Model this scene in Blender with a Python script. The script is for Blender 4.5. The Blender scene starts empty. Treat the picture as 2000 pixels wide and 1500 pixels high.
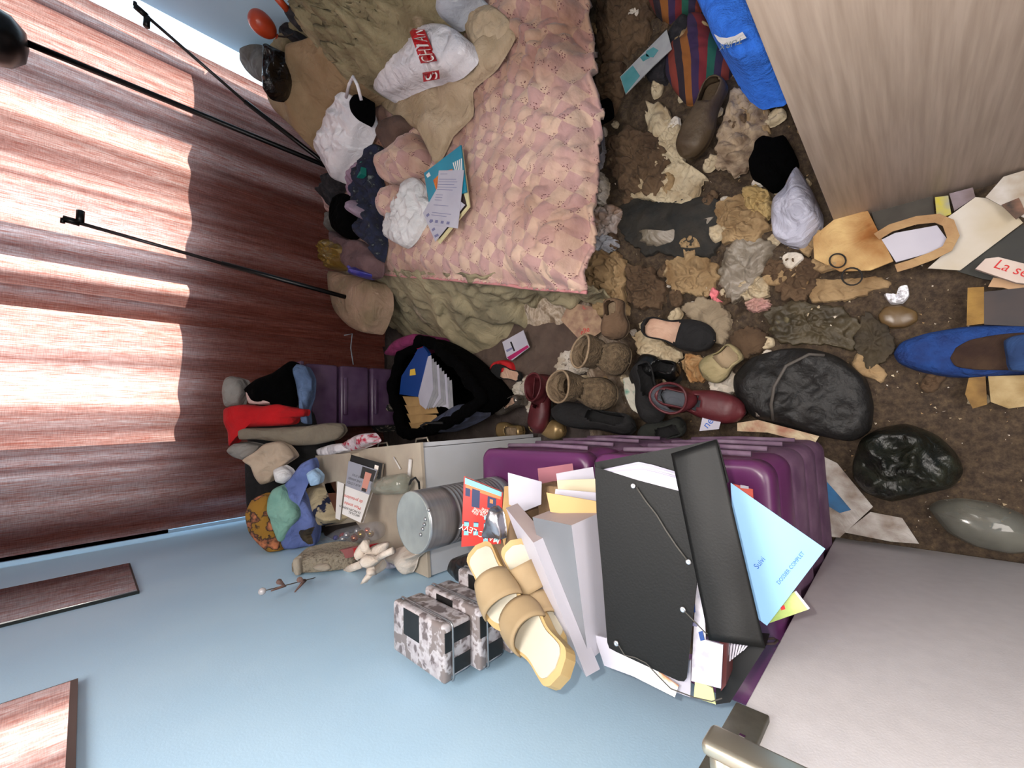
import bpy, bmesh, math, random
from mathutils import Vector, Matrix, noise, geometry
random.seed(7)
SC = bpy.context.scene
COL = SC.collection
V = Vector
# ------------------------------------------------------------------ camera
FPX = 800.0
zc = V((-772, 40, 800)).normalized()
yc = V((-850, -90, -800)); yc = (yc - zc * yc.dot(zc)).normalized()
xc = yc.cross(zc)
R3 = Matrix((xc, yc, zc))            # camera axes -> world axes
EYE = V((0, 0, 1.6))
cam_d = bpy.data.cameras.new('camera'); cam_o = bpy.data.objects.new('camera', cam_d); COL.objects.link(cam_o)
cam_d.sensor_fit = 'HORIZONTAL'; cam_d.sensor_width = 36; cam_d.lens = 36 * FPX / 2000
cam_d.clip_start = .02
cam_o.matrix_world = Matrix.Translation(EYE) @ R3.to_4x4()
SC.camera = cam_o
SC.view_settings.view_transform = 'Standard'; SC.view_settings.look = 'None'
SC.view_settings.gamma = 1; SC.view_settings.use_curve_mapping = False
SC.view_settings.exposure = 0.0
def S(c):
    return tuple((x / 12.92 if x <= .04045 else ((x + .055) / 1.055) ** 2.4) for x in c)
W = bpy.data.worlds.new('world'); SC.world = W; W.use_nodes = True
W.node_tree.nodes['Background'].inputs[0].default_value = (.55, .68, .9, 1)
W.node_tree.nodes['Background'].inputs[1].default_value = .25
def lamp(name, kind, loc, energy, col, size=.1, rot=None):
    d = bpy.data.lights.new(name, kind); o = bpy.data.objects.new(name, d); COL.objects.link(o)
    o.location = loc; d.energy = energy; d.color = col
    if kind == 'AREA': d.shape = 'SQUARE'; d.size = size
    if kind in ('POINT', 'SPOT'): d.shadow_soft_size = size
    if rot: o.rotation_euler = rot
    o['label'] = name.replace('_', ' '); o['category'] = 'lamp'
    return o
# the phone's own flash beside its lens, and two unseen fill lights added
fl = EYE + R3 @ V((-.035, .022, 0))
lamp('phone_flash', 'POINT', fl, 20, (1, .93, .86), .006)
lamp('hall_fill', 'AREA', (.1, -1.3, 2.3), 40, (1, .92, .86), 1.2, (math.radians(38), 0, 0))  # soft fill added behind the camera, no lamp seen there
lamp('ceiling_fill', 'AREA', (.12, .45, 2.44), 31, (1, .94, .90), .7)  # added overhead fill that brightens door and walls, no fitting seen
# daylight: the low sun and the sky just outside the window
lamp('sun', 'SUN', (.5, 5, 3), 27, (1, .92, .84)).data.angle = math.radians(1.2)
bpy.data.objects['sun'].rotation_euler = V((-.8, 1, .38)).to_track_quat('Z', 'Y').to_euler()
lamp('sky_light', 'AREA', (.83, 3.35, 1.95), 110, (.62, .82, 1), 2.4, (math.radians(-90), 0, 0))
# ------------------------------------------------------------------ pixel -> place helpers (2000x1500 frame)
def ray(px, py): return R3 @ V((px - 1000, 750 - py, -FPX))
def PZ(px, py, z): r = ray(px, py); return EYE + r * ((z - EYE.z) / r.z)
def PX(px, py, x): r = ray(px, py); return EYE + r * (x / r.x)
def PY(px, py, y): r = ray(px, py); return EYE + r * (y / r.y)
def PP(px, py, o, n): r = ray(px, py); return EYE + r * ((o - EYE).dot(n) / r.dot(n))
def PD(px, py, d): return EYE + ray(px, py).normalized() * d
# ------------------------------------------------------------------ materials
_M = {}
def mat(name, c=(.5, .5, .5), c2=None, scale=6, rough=.8, bump=0, bscale=None, metal=0, detail=5, lo=.35, hi=.65,
        stretch=None, spec=.5, alpha=None, trans=0, sheen=0, c3=None, kind='noise', coat=0, bdist=.01):
    if name in _M: return _M[name]
    m = bpy.data.materials.new(name); m.use_nodes = True; nt = m.node_tree; N = nt.nodes; L = nt.links
    b = N['Principled BSDF']; b.inputs['Roughness'].default_value = rough; b.inputs['Metallic'].default_value = metal
    b.inputs['Specular IOR Level'].default_value = spec
    b.inputs['Coat Weight'].default_value = coat
    if sheen: b.inputs['Sheen Weight'].default_value = sheen
    b.inputs['Base Color'].default_value = (*S(c), 1)
    tc = N.new('ShaderNodeTexCoord'); mp = N.new('ShaderNodeMapping'); L.new(tc.outputs['Object'], mp.inputs[0])
    if stretch: mp.inputs['Scale'].default_value = stretch
    if c2:
        if kind == 'voronoi':
            t = N.new('ShaderNodeTexVoronoi'); t.inputs['Scale'].default_value = scale; src = t.outputs['Color']
            L.new(mp.outputs[0], t.inputs['Vector'])
            sp = N.new('ShaderNodeSeparateColor'); L.new(src, sp.inputs[0]); src = sp.outputs[0]
        else:
            t = N.new('ShaderNodeTexNoise'); t.inputs['Scale'].default_value = scale; t.inputs['Detail'].default_value = detail
            L.new(mp.outputs[0], t.inputs['Vector']); src = t.outputs['Fac']
        r = N.new('ShaderNodeValToRGB'); L.new(src, r.inputs[0])
        r.color_ramp.elements[0].position = lo; r.color_ramp.elements[0].color = (*S(c), 1)
        r.color_ramp.elements[1].position = hi; r.color_ramp.elements[1].color = (*S(c2), 1)
        if c3:
            e = r.color_ramp.elements.new(min(.99, hi + .12)); e.color = (*S(c3), 1)
        L.new(r.outputs[0], b.inputs['Base Color'])
    if bump:
        t = N.new('ShaderNodeTexNoise'); t.inputs['Scale'].default_value = bscale or scale * 3; t.inputs['Detail'].default_value = 6
        L.new(mp.outputs[0], t.inputs['Vector'])
        bp = N.new('ShaderNodeBump'); bp.inputs['Strength'].default_value = bump; bp.inputs['Distance'].default_value = bdist
        L.new(t.outputs['Fac'], bp.inputs['Height']); L.new(bp.outputs[0], b.inputs['Normal'])
    if rough >= .85 or ('plastic' in name and 'purple' not in name and 'clear' not in name) or 'film' in name:
        # soft material: shallow folds on top of the modelled ones
        t2 = N.new('ShaderNodeTexNoise'); t2.inputs['Scale'].default_value = 11; t2.inputs['Detail'].default_value = 7; t2.inputs['Distortion'].default_value = 1.4
        L.new(mp.outputs[0], t2.inputs['Vector'])
        b2 = N.new('ShaderNodeBump'); b2.inputs['Strength'].default_value = .55; b2.inputs['Distance'].default_value = .035
        L.new(t2.outputs['Fac'], b2.inputs['Height'])
        if bump: L.new(bp.outputs[0], b2.inputs['Normal'])
        L.new(b2.outputs[0], b.inputs['Normal'])
    if alpha is not None: b.inputs['Alpha'].default_value = alpha
    if trans: b.inputs['Transmission Weight'].default_value = trans; b.inputs['IOR'].default_value = 1.3
    m.diffuse_color = (*S(c), 1)
    _M[name] = m
    return m
# ------------------------------------------------------------------ mesh builder: many shapes -> ONE object
class MB:
    def __init__(s): s.v = []; s.f = []; s.fm = []; s.fs = []; s.m = []
    def mi(s, m):
        if m not in s.m: s.m.append(m)
        return s.m.index(m)
    def add(s, vs, fs, m, smooth=False):
        k = len(s.v); s.v += [tuple(v) for v in vs]; i = s.mi(m)
        for f in fs: s.f.append([k + a for a in f]); s.fm.append(i); s.fs.append(smooth)
    def box(s, a, b, m, bev=0, M=None):
        a = V(a); b = V(b)
        if bev:
            bm = bmesh.new(); bmesh.ops.create_cube(bm, size=1)
            for v in bm.verts: v.co = V(((v.co[i] + .5) * (b[i] - a[i]) + a[i]) for i in range(3))
            bmesh.ops.bevel(bm, geom=bm.edges[:], offset=bev, segments=3, profile=.5, affect='EDGES')
            vs = [v.co.copy() for v in bm.verts]; bm.verts.index_update(); fs = [[v.index for v in f.verts] for f in bm.faces]; bm.free()
            if M: vs = [M @ v for v in vs]
            s.add(vs, fs, m, True); return
        vs = [V((x, y, z)) for x in (a.x, b.x) for y in (a.y, b.y) for z in (a.z, b.z)]
        if M: vs = [M @ v for v in vs]
        s.add(vs, [(0, 1, 3, 2), (4, 6, 7, 5), (0, 4, 5, 1), (2, 3, 7, 6), (0, 2, 6, 4), (1, 5, 7, 3)], m)
    def slab(s, pts, th, m, mside=None, n=None):
        """flat polygon pts (3D), extruded th away from the eye side (against n)"""
        pts = [V(p) for p in pts]
        if n is None:
            n = V((0, 0, 0))
            for i in range(len(pts)): n += pts[i].cross(pts[(i + 1) % len(pts)])
            n.normalize()
            c = sum(pts, V((0, 0, 0))) / len(pts)
            if n.dot(EYE - c) < 0: n = -n
        k = len(pts); lo = [p - n * th for p in pts]
        s.add(pts, [list(range(k))], m); s.add(lo, [list(range(k))[::-1]], mside or m)
        s.add(pts + lo, [(i, (i + 1) % k, k + (i + 1) % k, k + i) for i in range(k)], mside or m)
        return n
    def tube(s, pts, r, m, seg=10, caps=True, closed=False):
        pts = [V(p) for p in pts]; n = len(pts); rr = r if hasattr(r, '__len__') else [r] * n; vs = []; up = None
        for i, p in enumerate(pts):
            t = ((pts[(i + 1) % n] - pts[i - 1]) if closed else (pts[min(i + 1, n - 1)] - pts[max(i - 1, 0)])).normalized()
            if up is None: up = t.orthogonal().normalized()
            up = (up - t * up.dot(t)).normalized(); bi = t.cross(up)
            for k in range(seg):
                a = 2 * math.pi * k / seg; vs.append(p + (up * math.cos(a) + bi * math.sin(a)) * rr[i])
        fs = []
        for i in range(n if closed else n - 1):
            j = (i + 1) % n
            for k in range(seg): fs.append((i * seg + k, i * seg + (k + 1) % seg, j * seg + (k + 1) % seg, j * seg + k))
        if caps and not closed: fs.append(list(range(seg))[::-1]); fs.append([(n - 1) * seg + k for k in range(seg)])
        s.add(vs, fs, m, True)
    def lathe(s, prof, m, M=None, seg=40, smooth=True):
        vs = [V((r * math.cos(2 * math.pi * k / seg), r * math.sin(2 * math.pi * k / seg), z)) for r, z in prof for k in range(seg)]
        if M: vs = [M @ v for v in vs]
        fs = [(i * seg + k, i * seg + (k + 1) % seg, (i + 1) * seg + (k + 1) % seg, (i + 1) * seg + k) for i in range(len(prof) - 1) for k in range(seg)]
        if prof[-1][0] > 1e-4: fs.append([(len(prof) - 1) * seg + k for k in range(seg)])
        if prof[0][0] > 1e-4: fs.append(list(range(seg))[::-1])
        s.add(vs, fs, m, smooth)
    def quad(s, o, u, v, n, x0, y0, x1, y1, m, lift=.0006):
        """a thin print on the plane o + u*x + v*y"""
        p = [o + u * x + v * y + n * lift for x, y in ((x0, y0), (x1, y0), (x1, y1), (x0, y1))]
        s.add(p, [(0, 1, 2, 3)], m)
    def text(s, txt, o, u, v, size, m, lift=.0008, sx=1, align='LEFT', n=None):
        c = bpy.data.curves.new('t', 'FONT'); c.body = txt; c.size = size; c.align_x = align; c.resolution_u = 3
        ob = bpy.data.objects.new('t', c); me = bpy.data.meshes.new_from_object(ob)
        n = n or u.cross(v).normalized()
        if n.dot(EYE - o) < 0: n = -n
        v = n.cross(u).normalized()
        s.add([o + u * (p.co.x * sx) + v * p.co.y + n * lift for p in me.vertices], [list(p.vertices) for p in me.polygons], m)
        bpy.data.objects.remove(ob); bpy.data.curves.remove(c); bpy.data.meshes.remove(me)
    def build(s, name, parent=None, label=None, cat=None, group=None, kind=None, mods=None, solid=0):
        me = bpy.data.meshes.new(name)
        c = V((0, 0, 0))
        if not parent and s.v:
            xs = [v[0] for v in s.v]; ys = [v[1] for v in s.v]; zs = [v[2] for v in s.v]
            c = V(((min(xs) + max(xs)) / 2, (min(ys) + max(ys)) / 2, min(zs)))
        elif parent: c = parent.matrix_world.translation.copy() if parent.parent is None else V(parent['_o'])
        me.from_pydata([V(v) - c for v in s.v], [], s.f)
        for m in s.m: me.materials.append(m)
        me.polygons.foreach_set('material_index', s.fm); me.polygons.foreach_set('use_smooth', s.fs)
        me.validate(); me.update()
        o = bpy.data.objects.new(name, me); COL.objects.link(o)
        if parent: o.parent = parent; PO[o.name] = c
        else: o.location = c; o.matrix_world = Matrix.Translation(c)
        if solid:
            md = o.modifiers.new('solid', 'SOLIDIFY'); md.thickness = solid; md.offset = 0
        tag(o, label, cat, group, kind)
        return o
PO = {}
def tag(o, label=None, cat=None, group=None, kind=None):
    if label: o['label'] = label
    if cat: o['category'] = cat
    if group: o['group'] = group
    if kind: o['kind'] = kind
    return o
def thing(name, label, cat, loc, group=None):
    o = bpy.data.objects.new(name, None); COL.objects.link(o); o.location = loc
    o.matrix_world = Matrix.Translation(V(loc)); o.empty_display_size = .05
    return tag(o, label, cat, group)
def sub(mb, name, parent, root, **k):
    """a sub-part: parent is a part of root (parts sit at the root's origin)"""
    parent['_o'] = tuple(root.matrix_world.translation)
    o = mb.build(name, parent, **k); del parent['_o']
    return o
# ------------------------------------------------------------------ surfaces things lie on
def fb(x, y, s, o=0.): return noise.fractal(V((x * s + o, y * s - o, o)), 1.0, 2.0, 4)
def sm(a, b, x): t = max(0, min(1, (x - a) / (b - a))); return t * t * (3 - 2 * t)
def ground(x, y):
    """the height of the trodden litter over the floor, smooth part"""
    h = .05 + .03 * fb(x, y, 1.6, 3.)
    h += .10 * sm(.35, .75, x) * sm(.1, .45, y)          # heap before the bed's foot
    h *= .25 + .75 * sm(-.25, .35, y + .3 * x)           # thin near the door
    h *= 1 - .85 * sm(.9, 1.1, y) * (1 - sm(.30, .5, x - .2 * (y - 1)))   # bare board between bed and dresser
    return max(h, .004)
# ------------------------------------------------------------------ soft, crumpled, draped patches
def closed_spline(pts, n):
    k = len(pts); L = [0]
    for i in range(k): L.append(L[-1] + (pts[(i + 1) % k] - pts[i]).length)
    out = []
    for j in range(n):
        d = L[-1] * j / n; i = 0
        while L[i + 1] < d: i += 1
        t = (d - L[i]) / max(1e-9, L[i + 1] - L[i])
        p0, p1, p2, p3 = pts[i - 1], pts[i], pts[(i + 1) % k], pts[(i + 2) % k]
        q = .5 * ((2 * p1) + (p2 - p0) * t + (2 * p0 - 5 * p1 + 4 * p2 - p3) * t * t + (3 * p1 - p0 - 3 * p2 + p3) * t ** 3)
        out.append(p1.lerp(p2, t) * .45 + q * .55)
    return out
def crease(p, s):
    p = p + V((noise.noise(p * 11), noise.noise(p * 11 + V((7, 0, 0))), 0)) * .03
    d = noise.voronoi(p * s)[0]
    return min(1, (d[1] - d[0]) * 1.6)
def patch(mb, outline, n, th, m, wr=.3, fr=14, style='cloth', seg=80, rings=24, zf=None, flat=.35, seed=0., rag=.0, fold=None, center=None, low=.012, pw=2.2):
    """a soft lump over a 3D outline: th = height, wr = wrinkle share, zf(x,y) = surface it lies on"""
    n = V(n).normalized(); o = closed_spline([V(p) for p in outline], seg)
    c = center or sum(o, V((0, 0, 0))) / seg
    vs = []; fs = []
    so = V((seed * 3.7, seed * 1.3, seed * 7.1))
    for r in range(rings + 1):
        t = r / rings; t = 1 - (1 - t) ** 1.25 if r else 0
        for k in range(seg):
            e = o[k]
            if rag: e = c + (e - c) * (1 + rag * (noise.noise(V((k * .22, seed, 1.7))) + .4 * noise.noise(V((k * .9, seed, 4.7)))) * 2 * t ** 4)
            p = c + (e - c) * t
            prof = (1 - t ** pw) ** flat if t < 1 else 0
            q = p + so
            if style == 'crumple': w = (crease(q, fr) - .45) + .5 * (crease(q + V((5, 5, 5)), fr * 2.3) - .4)
            elif style == 'fold':
                d = fold or V((1, 0, 0)); ph = q.dot(d) * fr + 2.2 * noise.noise(q * fr * .18) * 2
                w = .7 * math.sin(ph) + .6 * noise.noise(q * fr * .6)
            elif style == 'plastic': w = 1.3 * (abs(noise.noise(q * fr * .6)) * -1.6 + .45) + .4 * (crease(q, fr * 1.3) - .4)
            else: w = 1.5 * noise.noise(q * fr * .5) + .7 * noise.noise(q * fr * 1.3)
            h = th * (prof + wr * 1.35 * w * (1 - t ** 5)) + .002 + (.006 * (crease(q, 24) - .45) + .005 * noise.noise(q * 34)) * (1 - t ** 6) * min(1, th / .05) * (1 if wr >= .15 else .2)
            h = max(h, .0015)
            if zf: b = zf(p.x, p.y); P = V((p.x, p.y, b)) + n * h
            else: P = p + n * h
            P.x = min(max(P.x, -.568), 2.21); P.y = min(P.y, 2.93)
            vs.append(P)
    for r in range(rings):
        for k in range(seg):
            a, b = r * seg + k, r * seg + (k + 1) % seg
            fs.append((a, b, b + seg, a + seg) if r else (a, b + seg, a + seg))
    # skirt and underside
    base = len(vs)
    for k in range(seg):
        p = vs[rings * seg + k]; vs.append(p - n * low)
    for k in range(seg):
        a, b = rings * seg + k, rings * seg + (k + 1) % seg
        fs.append((a, b, base + (k + 1) % seg, base + k))
    fs.append([base + k for k in range(seg)][::-1])
    mb.add(vs, fs, m, True)
def pxz(pl, z, zf=None):
    out = []
    for x, y in pl:
        p = PZ(x, y, z)
        if zf:
            z_ = p.z
            for _ in range(14): z_ = .5 * z_ + .5 * (zf(p.x, p.y) + .01); p = PZ(x, y, z_)
        if p.x > 2.17: p = PX(x, y, 2.17)
        if p.y > 2.74: p = PY(x, y, 2.74)
        out.append(p)
    return out
def lump(name, label, cat, pl, th, m, z=None, zf=None, parent=None, group=None, build=True, mb=None, drape=True, **k):
    """a soft thing whose outline on its surface is pl (pixels)"""
    mb = mb or MB()
    o = pxz(pl, z if z is not None else .1, zf)
    if zf is None: k.setdefault('low', .01)
    patch(mb, o, (0, 0, 1), th, m, zf=zf if drape else None, **k)
    return mb.build(name, parent, label, cat, group) if build else mb
def sheet(name, label, cat, pl, m, z=None, zf=None, th=.003, o=None, n=None, group=None, ms=None, curl=0, build=True, sub_=6, seed=0, lift=.012):
    """thin stiff sheet or card: pixel polygon on a plane or a surface, slight curl; 4 corners give a grid"""
    mb = MB()
    if o is not None: pts = [PP(x, y, o, V(n).normalized()) for x, y in pl]
    else: pts = pxz(pl, z if z is not None else .1, zf)
    if zf: pts = [V((p.x, p.y, zf(p.x, p.y) + lift)) for p in pts]
    if len(pts) == 4 and (curl or zf):
        vs = []; fs = []; N = sub_
        nn = (pts[1] - pts[0]).cross(pts[3] - pts[0]).normalized()
        if nn.dot(EYE - pts[0]) < 0: nn = -nn
        for s_ in (0, -th):
            for i in range(N + 1):
                for j in range(N + 1):
                    u, v = i / N, j / N
                    p = pts[0].lerp(pts[1], u).lerp(pts[3].lerp(pts[2], u), v)
                    w = noise.noise(p * 9 + V((seed, 0, 0))) * curl
                    vs.append(p + nn * (w + s_))
        g = lambda s_, i, j: s_ * (N + 1) ** 2 + i * (N + 1) + j
        for i in range(N):
            for j in range(N):
                fs.append((g(0, i, j), g(0, i + 1, j), g(0, i + 1, j + 1), g(0, i, j + 1)))
                fs.append((g(1, i, j), g(1, i, j + 1), g(1, i + 1, j + 1), g(1, i + 1, j)))
        for i in range(N):
            for a, b in (((i, 0), (i + 1, 0)), ((i + 1, N), (i, N)), ((0, i + 1), (0, i)), ((N, i), (N, i + 1))):
                fs.append((g(0, *a), g(1, *a), g(1, *b), g(0, *b)))
        mb.add(vs, fs, m, True)
    else: mb.slab(pts, th, m, ms)
    if build: return mb.build(name, None, label, cat, group)
    return mb, pts
def frame(p0, p1, p3):
    """unit axes and origin of a sheet: u along p0->p1, v along p0->p3 side, lengths"""
    u = p1 - p0; lu = u.length; u = u / lu; v = p3 - p0; v = v - u * v.dot(u); lv = v.length; v = v / lv
    n = u.cross(v)
    if n.dot(EYE - p0) < 0: n = -n
    return p0, u, v, n, lu, lv
# ================================================================== the room
WX, RX, BY, FY, CZ = -.575, 2.22, 2.96, -.68, 2.5
wall_m = mat('blue_paint', (.72, .84, .92), (.69, .82, .91), scale=3, rough=.55, bump=.12, bscale=220, bdist=.002, spec=.3)
def structure(name, mb): return mb.build(name, kind='structure')
b = MB(); b.box((WX - .1, FY, -.02), (WX, BY, CZ), wall_m); structure('wall_left', b)
b = MB(); b.box((RX, FY, -.02), (RX + .1, BY, CZ), wall_m); structure('wall_right', b)
# window wall with an opening and side slits shaped to light the side walls
WX0, WX1, WZ0, WZ1 = -.56, 2.20, 1.265, 2.32
b = MB()
b.box((-.50, BY, -.02), (1.90, BY + .12, WZ0), wall_m); b.box((-.50, BY, WZ0), (-.28, BY + .12, WZ1), wall_m); b.box((WX - .1, BY, -.02), (-.50, BY + .12, .45), wall_m); b.box((1.90, BY, -.02), (RX + .1, BY + .12, .45), wall_m); b.box((WX - .1, BY, WZ1), (RX + .1, BY + .12, CZ), wall_m)
b.box((WX - .1, BY, WZ0), (WX0, BY + .12, WZ1), wall_m); b.box((WX1, BY, WZ0), (RX + .1, BY + .12, WZ1), wall_m)
b.box((WX - .1, BY, -.02), (-.56, BY + .12, CZ), wall_m); structure('wall_back', b)
# front wall with the doorway the photographer stands in
b = MB(); b.box((WX - .1, FY - .1, -.02), (-.43, FY, CZ), wall_m); b.box((.55, FY - .1, -.02), (RX + .1, FY, CZ), wall_m)
b.box((-.43, FY - .1, 2.05), (.55, FY, CZ), wall_m); structure('wall_front', b)
b = MB(); b.box((WX - .1, FY - .1, CZ), (RX + .1, BY + .1, CZ + .1), mat('ceiling_paint', (.85, .85, .85))); structure('ceiling', b)
b = MB(); b.box((WX - .1, FY - 1.5, -.1), (RX + .1, BY + .1, 0), mat('floor_covering', (.29, .25, .23), (.21, .17, .155), scale=9, rough=.85, bump=.2)); structure('floor', b)
# window: frame, mullions, panes that give the daylight
frm = mat('white_frame', (.75, .76, .78), rough=.4)
wn = thing('window_1', 'white framed window glowing with daylight behind the rust curtains', 'window', ((WX0 + WX1) / 2, BY + .06, WZ0)); wn['kind'] = 'structure'
b = MB()
for a, c in (((-.28, WZ0), (1.9, WZ0 + .05)), ((-.28, WZ1 - .05), (1.9, WZ1)), ((-.28, WZ0), (-.23, WZ1)), ((1.88, WZ0), (1.92, WZ1)),
             ((1.42, WZ0), (1.56, WZ1)), ((.62, WZ0), (.74, WZ1))):
    b.box((a[0], BY + .03, a[1]), (c[0], BY + .08, c[1]), frm)
b.build('window_frame', wn)
gl = mat('window_glass', (.9, .95, 1), rough=.02, alpha=.12)
b = MB(); b.box((-.26, BY + .085, WZ0 + .02), (WX1 - .02, BY + .09, WZ1 - .02), gl); b.build('window_pane', wn)
b = MB(); b.box((-.28, BY - .03, WZ0 - .03), (1.9, BY + .02, WZ0), frm, .004); b.build('window_sill', wn)
# curtains: thin slubbed cloth, light shines through
cm = bpy.data.materials.new('rust_slub_curtain'); cm.use_nodes = True; nt = cm.node_tree; N = nt.nodes; L = nt.links
tc = N.new('ShaderNodeTexCoord')
def stretched(sx, sy, sz, det, lo, hi, ca, cb):
    mp = N.new('ShaderNodeMapping'); mp.inputs['Scale'].default_value = (sx, sy, sz); L.new(tc.outputs['Object'], mp.inputs[0])
    t = N.new('ShaderNodeTexNoise'); t.inputs['Scale'].default_value = 1; t.inputs['Detail'].default_value = det; L.new(mp.outputs[0], t.inputs[0])
    r = N.new('ShaderNodeValToRGB'); L.new(t.outputs[0], r.inputs[0]); e = r.color_ramp.elements
    e[0].position = lo; e[0].color = ca; e[1].position = hi; e[1].color = cb
    return r.outputs[0]
thr = stretched(420, 90, 13, 3, .34, .74, (*S((.78, .50, .43)), 1), (*S((1, .93, .89)), 1))
band = stretched(8, 0, .12, 2, .38, .62, (.22, .17, .17, 1), (1, 1, 1, 1))
wx = stretched(30, 10, 420, 1, .35, .6, (.78, .76, .76, 1), (1, 1, 1, 1))
def mul(a, c):
    m_ = N.new('ShaderNodeMix'); m_.data_type = 'RGBA'; m_.blend_type = 'MULTIPLY'; m_.inputs[0].default_value = 1; L.new(a, m_.inputs[6]); L.new(c, m_.inputs[7]); return m_.outputs[2]
tcol = mul(mul(thr, band), wx)
df = N.new('ShaderNodeBsdfDiffuse'); L.new(mul(stretched(200, 60, 6, 4, .35, .7, (*S((.36, .17, .13)), 1), (*S((.56, .33, .28)), 1)), wx), df.inputs[0])
tr = N.new('ShaderNodeBsdfTranslucent'); L.new(tcol, tr.inputs[0])
mx = N.new('ShaderNodeMixShader'); mx.inputs[0].default_value = .42; L.new(df.outputs[0], mx.inputs[1]); L.new(tr.outputs[0], mx.inputs[2])
L.new(mx.outputs[0], N['Material Output'].inputs[0]); N.remove(N['Principled BSDF'])
def curtain(x0, x1, y0, seed, label, flare=0):
    b = MB(); nx = 150; vs = []; fs = []; zs = [.05, .2, .5, .9, 1.3, 1.8, 2.15, 2.4]
    for k, z in enumerate(zs):
        for i in range(nx + 1):
            u = i / nx; x = x0 + (x1 - x0) * u + flare * (2.4 - z) * u
            ph = x * 26 + 2.5 * noise.noise(V((x * 2.2, seed, 0))) * 2 + .35 * noise.noise(V((x * 3, z, seed)))
            y = y0 + .016 * math.sin(ph) + .012 * math.sin(ph * .43 + seed) + .01 * noise.noise(V((x * 5, z * .7, seed)))
            vs.append(V((x, y, z)))
    for k in range(len(zs) - 1):
        for i in range(nx): a = k * (nx + 1) + i; fs.append((a, a + 1, a + nx + 2, a + nx + 1))
    b.add(vs, fs, cm, True)
    return b.build('curtain', label=label, cat='curtain')
curtain(-.535, .60, 2.84, 1.3, 'rust coloured slubbed curtain panel nearest the blue wall with the mirrors')
curtain(.555, 2.15, 2.80, 4.1, 'rust coloured slubbed curtain panel behind the bed and the tall black rods')
b = MB(); b.tube([(WX, 2.83, 2.44), (RX, 2.83, 2.44)], .014, mat('dark_metal', (.12, .11, .11), rough=.4, metal=.6)); b.build('curtain_rod', label='dark curtain rod above both rust curtains', cat='curtain rod')
# mirror tiles on the left wall
mir = mat('mirror_silver', (.9, .9, .9), rough=.02, metal=1)
edge_m = mat('mirror_edge', (.07, .09, .08), rough=.3)
def mirror(p, q, label):
    """p = (px,py) of the lower near corner; q of lower far corner"""
    a = PX(*p, WX + .004); c = PX(*q, WX + .004)
    y0, y1 = min(a.y, c.y), max(a.y, c.y); z0 = (a.z + c.z) / 2
    t = thing('wall_mirror', label, 'mirror', (WX, (y0 + y1) / 2, z0))
    H = y1 - y0
    f = MB(); e = .006
    f.box((WX, y0, z0), (WX + .010, y1, z0 + H), edge_m); f.build('mirror_edge', t)
    f = MB(); f.box((WX + .010, y0 + e, z0 + e), (WX + .012, y1 - e, z0 + H - e), mir); f.build('mirror_glass', t)
mirror((277, 1156), (250, 1103), 'small dark edged mirror tile on the blue wall beside the curtain')
# the nearer, larger tile: same height band, bottom edge seen at the picture's lower left corner
a = PX(152, 1337, WX); y1 = a.y; z0 = a.z
t = thing('wall_mirror', 'large dark edged mirror tile on the blue wall nearer the door', 'mirror', (WX, y1 - .3, z0))
f = MB(); f.box((WX, y1 - .55, z0), (WX + .014, y1, z0 + .55), edge_m); f.build('mirror_edge', t)
f = MB(); f.box((WX + .014, y1 - .542, z0 + .012), (WX + .016, y1 - .008, z0 + .542), mir); f.build('mirror_glass', t)
# ------------------------------------------------------------------ open door with its lever handle
DX = -.39
dm = mat('door_paint', (.88, .87, .88), (.86, .85, .86), scale=40, rough=.5, bump=.05, bscale=300)
d1 = thing('door_1', 'pale grey room door swung open toward the blue wall', 'door', (DX - .02, -.22, 0)); d1['kind'] = 'structure'
DY = .185
b = MB(); b.box((DX - .04, FY + .02, .02), (DX, DY, 2.03), dm, .002); b.build('door_leaf', d1)
hm = mat('champagne_nickel', (.72, .69, .62), rough=.38, metal=.85)
hd = mat('dull_olive_metal', (.40, .39, .35), (.35, .34, .30), scale=60, rough=.5, metal=.5)
c0 = PX(1438, 1374, DX + .006); c1 = PX(1503, 1402, DX + .006)
b = MB(); b.box((DX, c1.y, c0.z), (DX + .009, c0.y, c0.z + .16), hd, .002); bp = b.build('back_plate', d1)
b = MB(); q = PX(1450, 1437, DX + .011); b.box((DX + .008, q.y - .003, q.z - .002), (DX + .0115, q.y + .003, q.z + .002), mir); sub(b, 'key_slot', bp, d1)
# lever: neck out of the door, flat bar running back toward the hinge
hx = DX + .052
e0 = PX(1392, 1422, hx); zl = e0.z - .0
b = MB()
b.tube([(DX, e0.y - .012, zl + .012), (DX + .02, e0.y - .012, zl + .012), (hx, e0.y - .012, zl + .012)], .012, hm, 20)
b.box((hx - .010, e0.y - .150, zl - .004), (hx + .005, e0.y + .002, zl + .032), hm, .006)
b.build('door_handle', d1)
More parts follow.
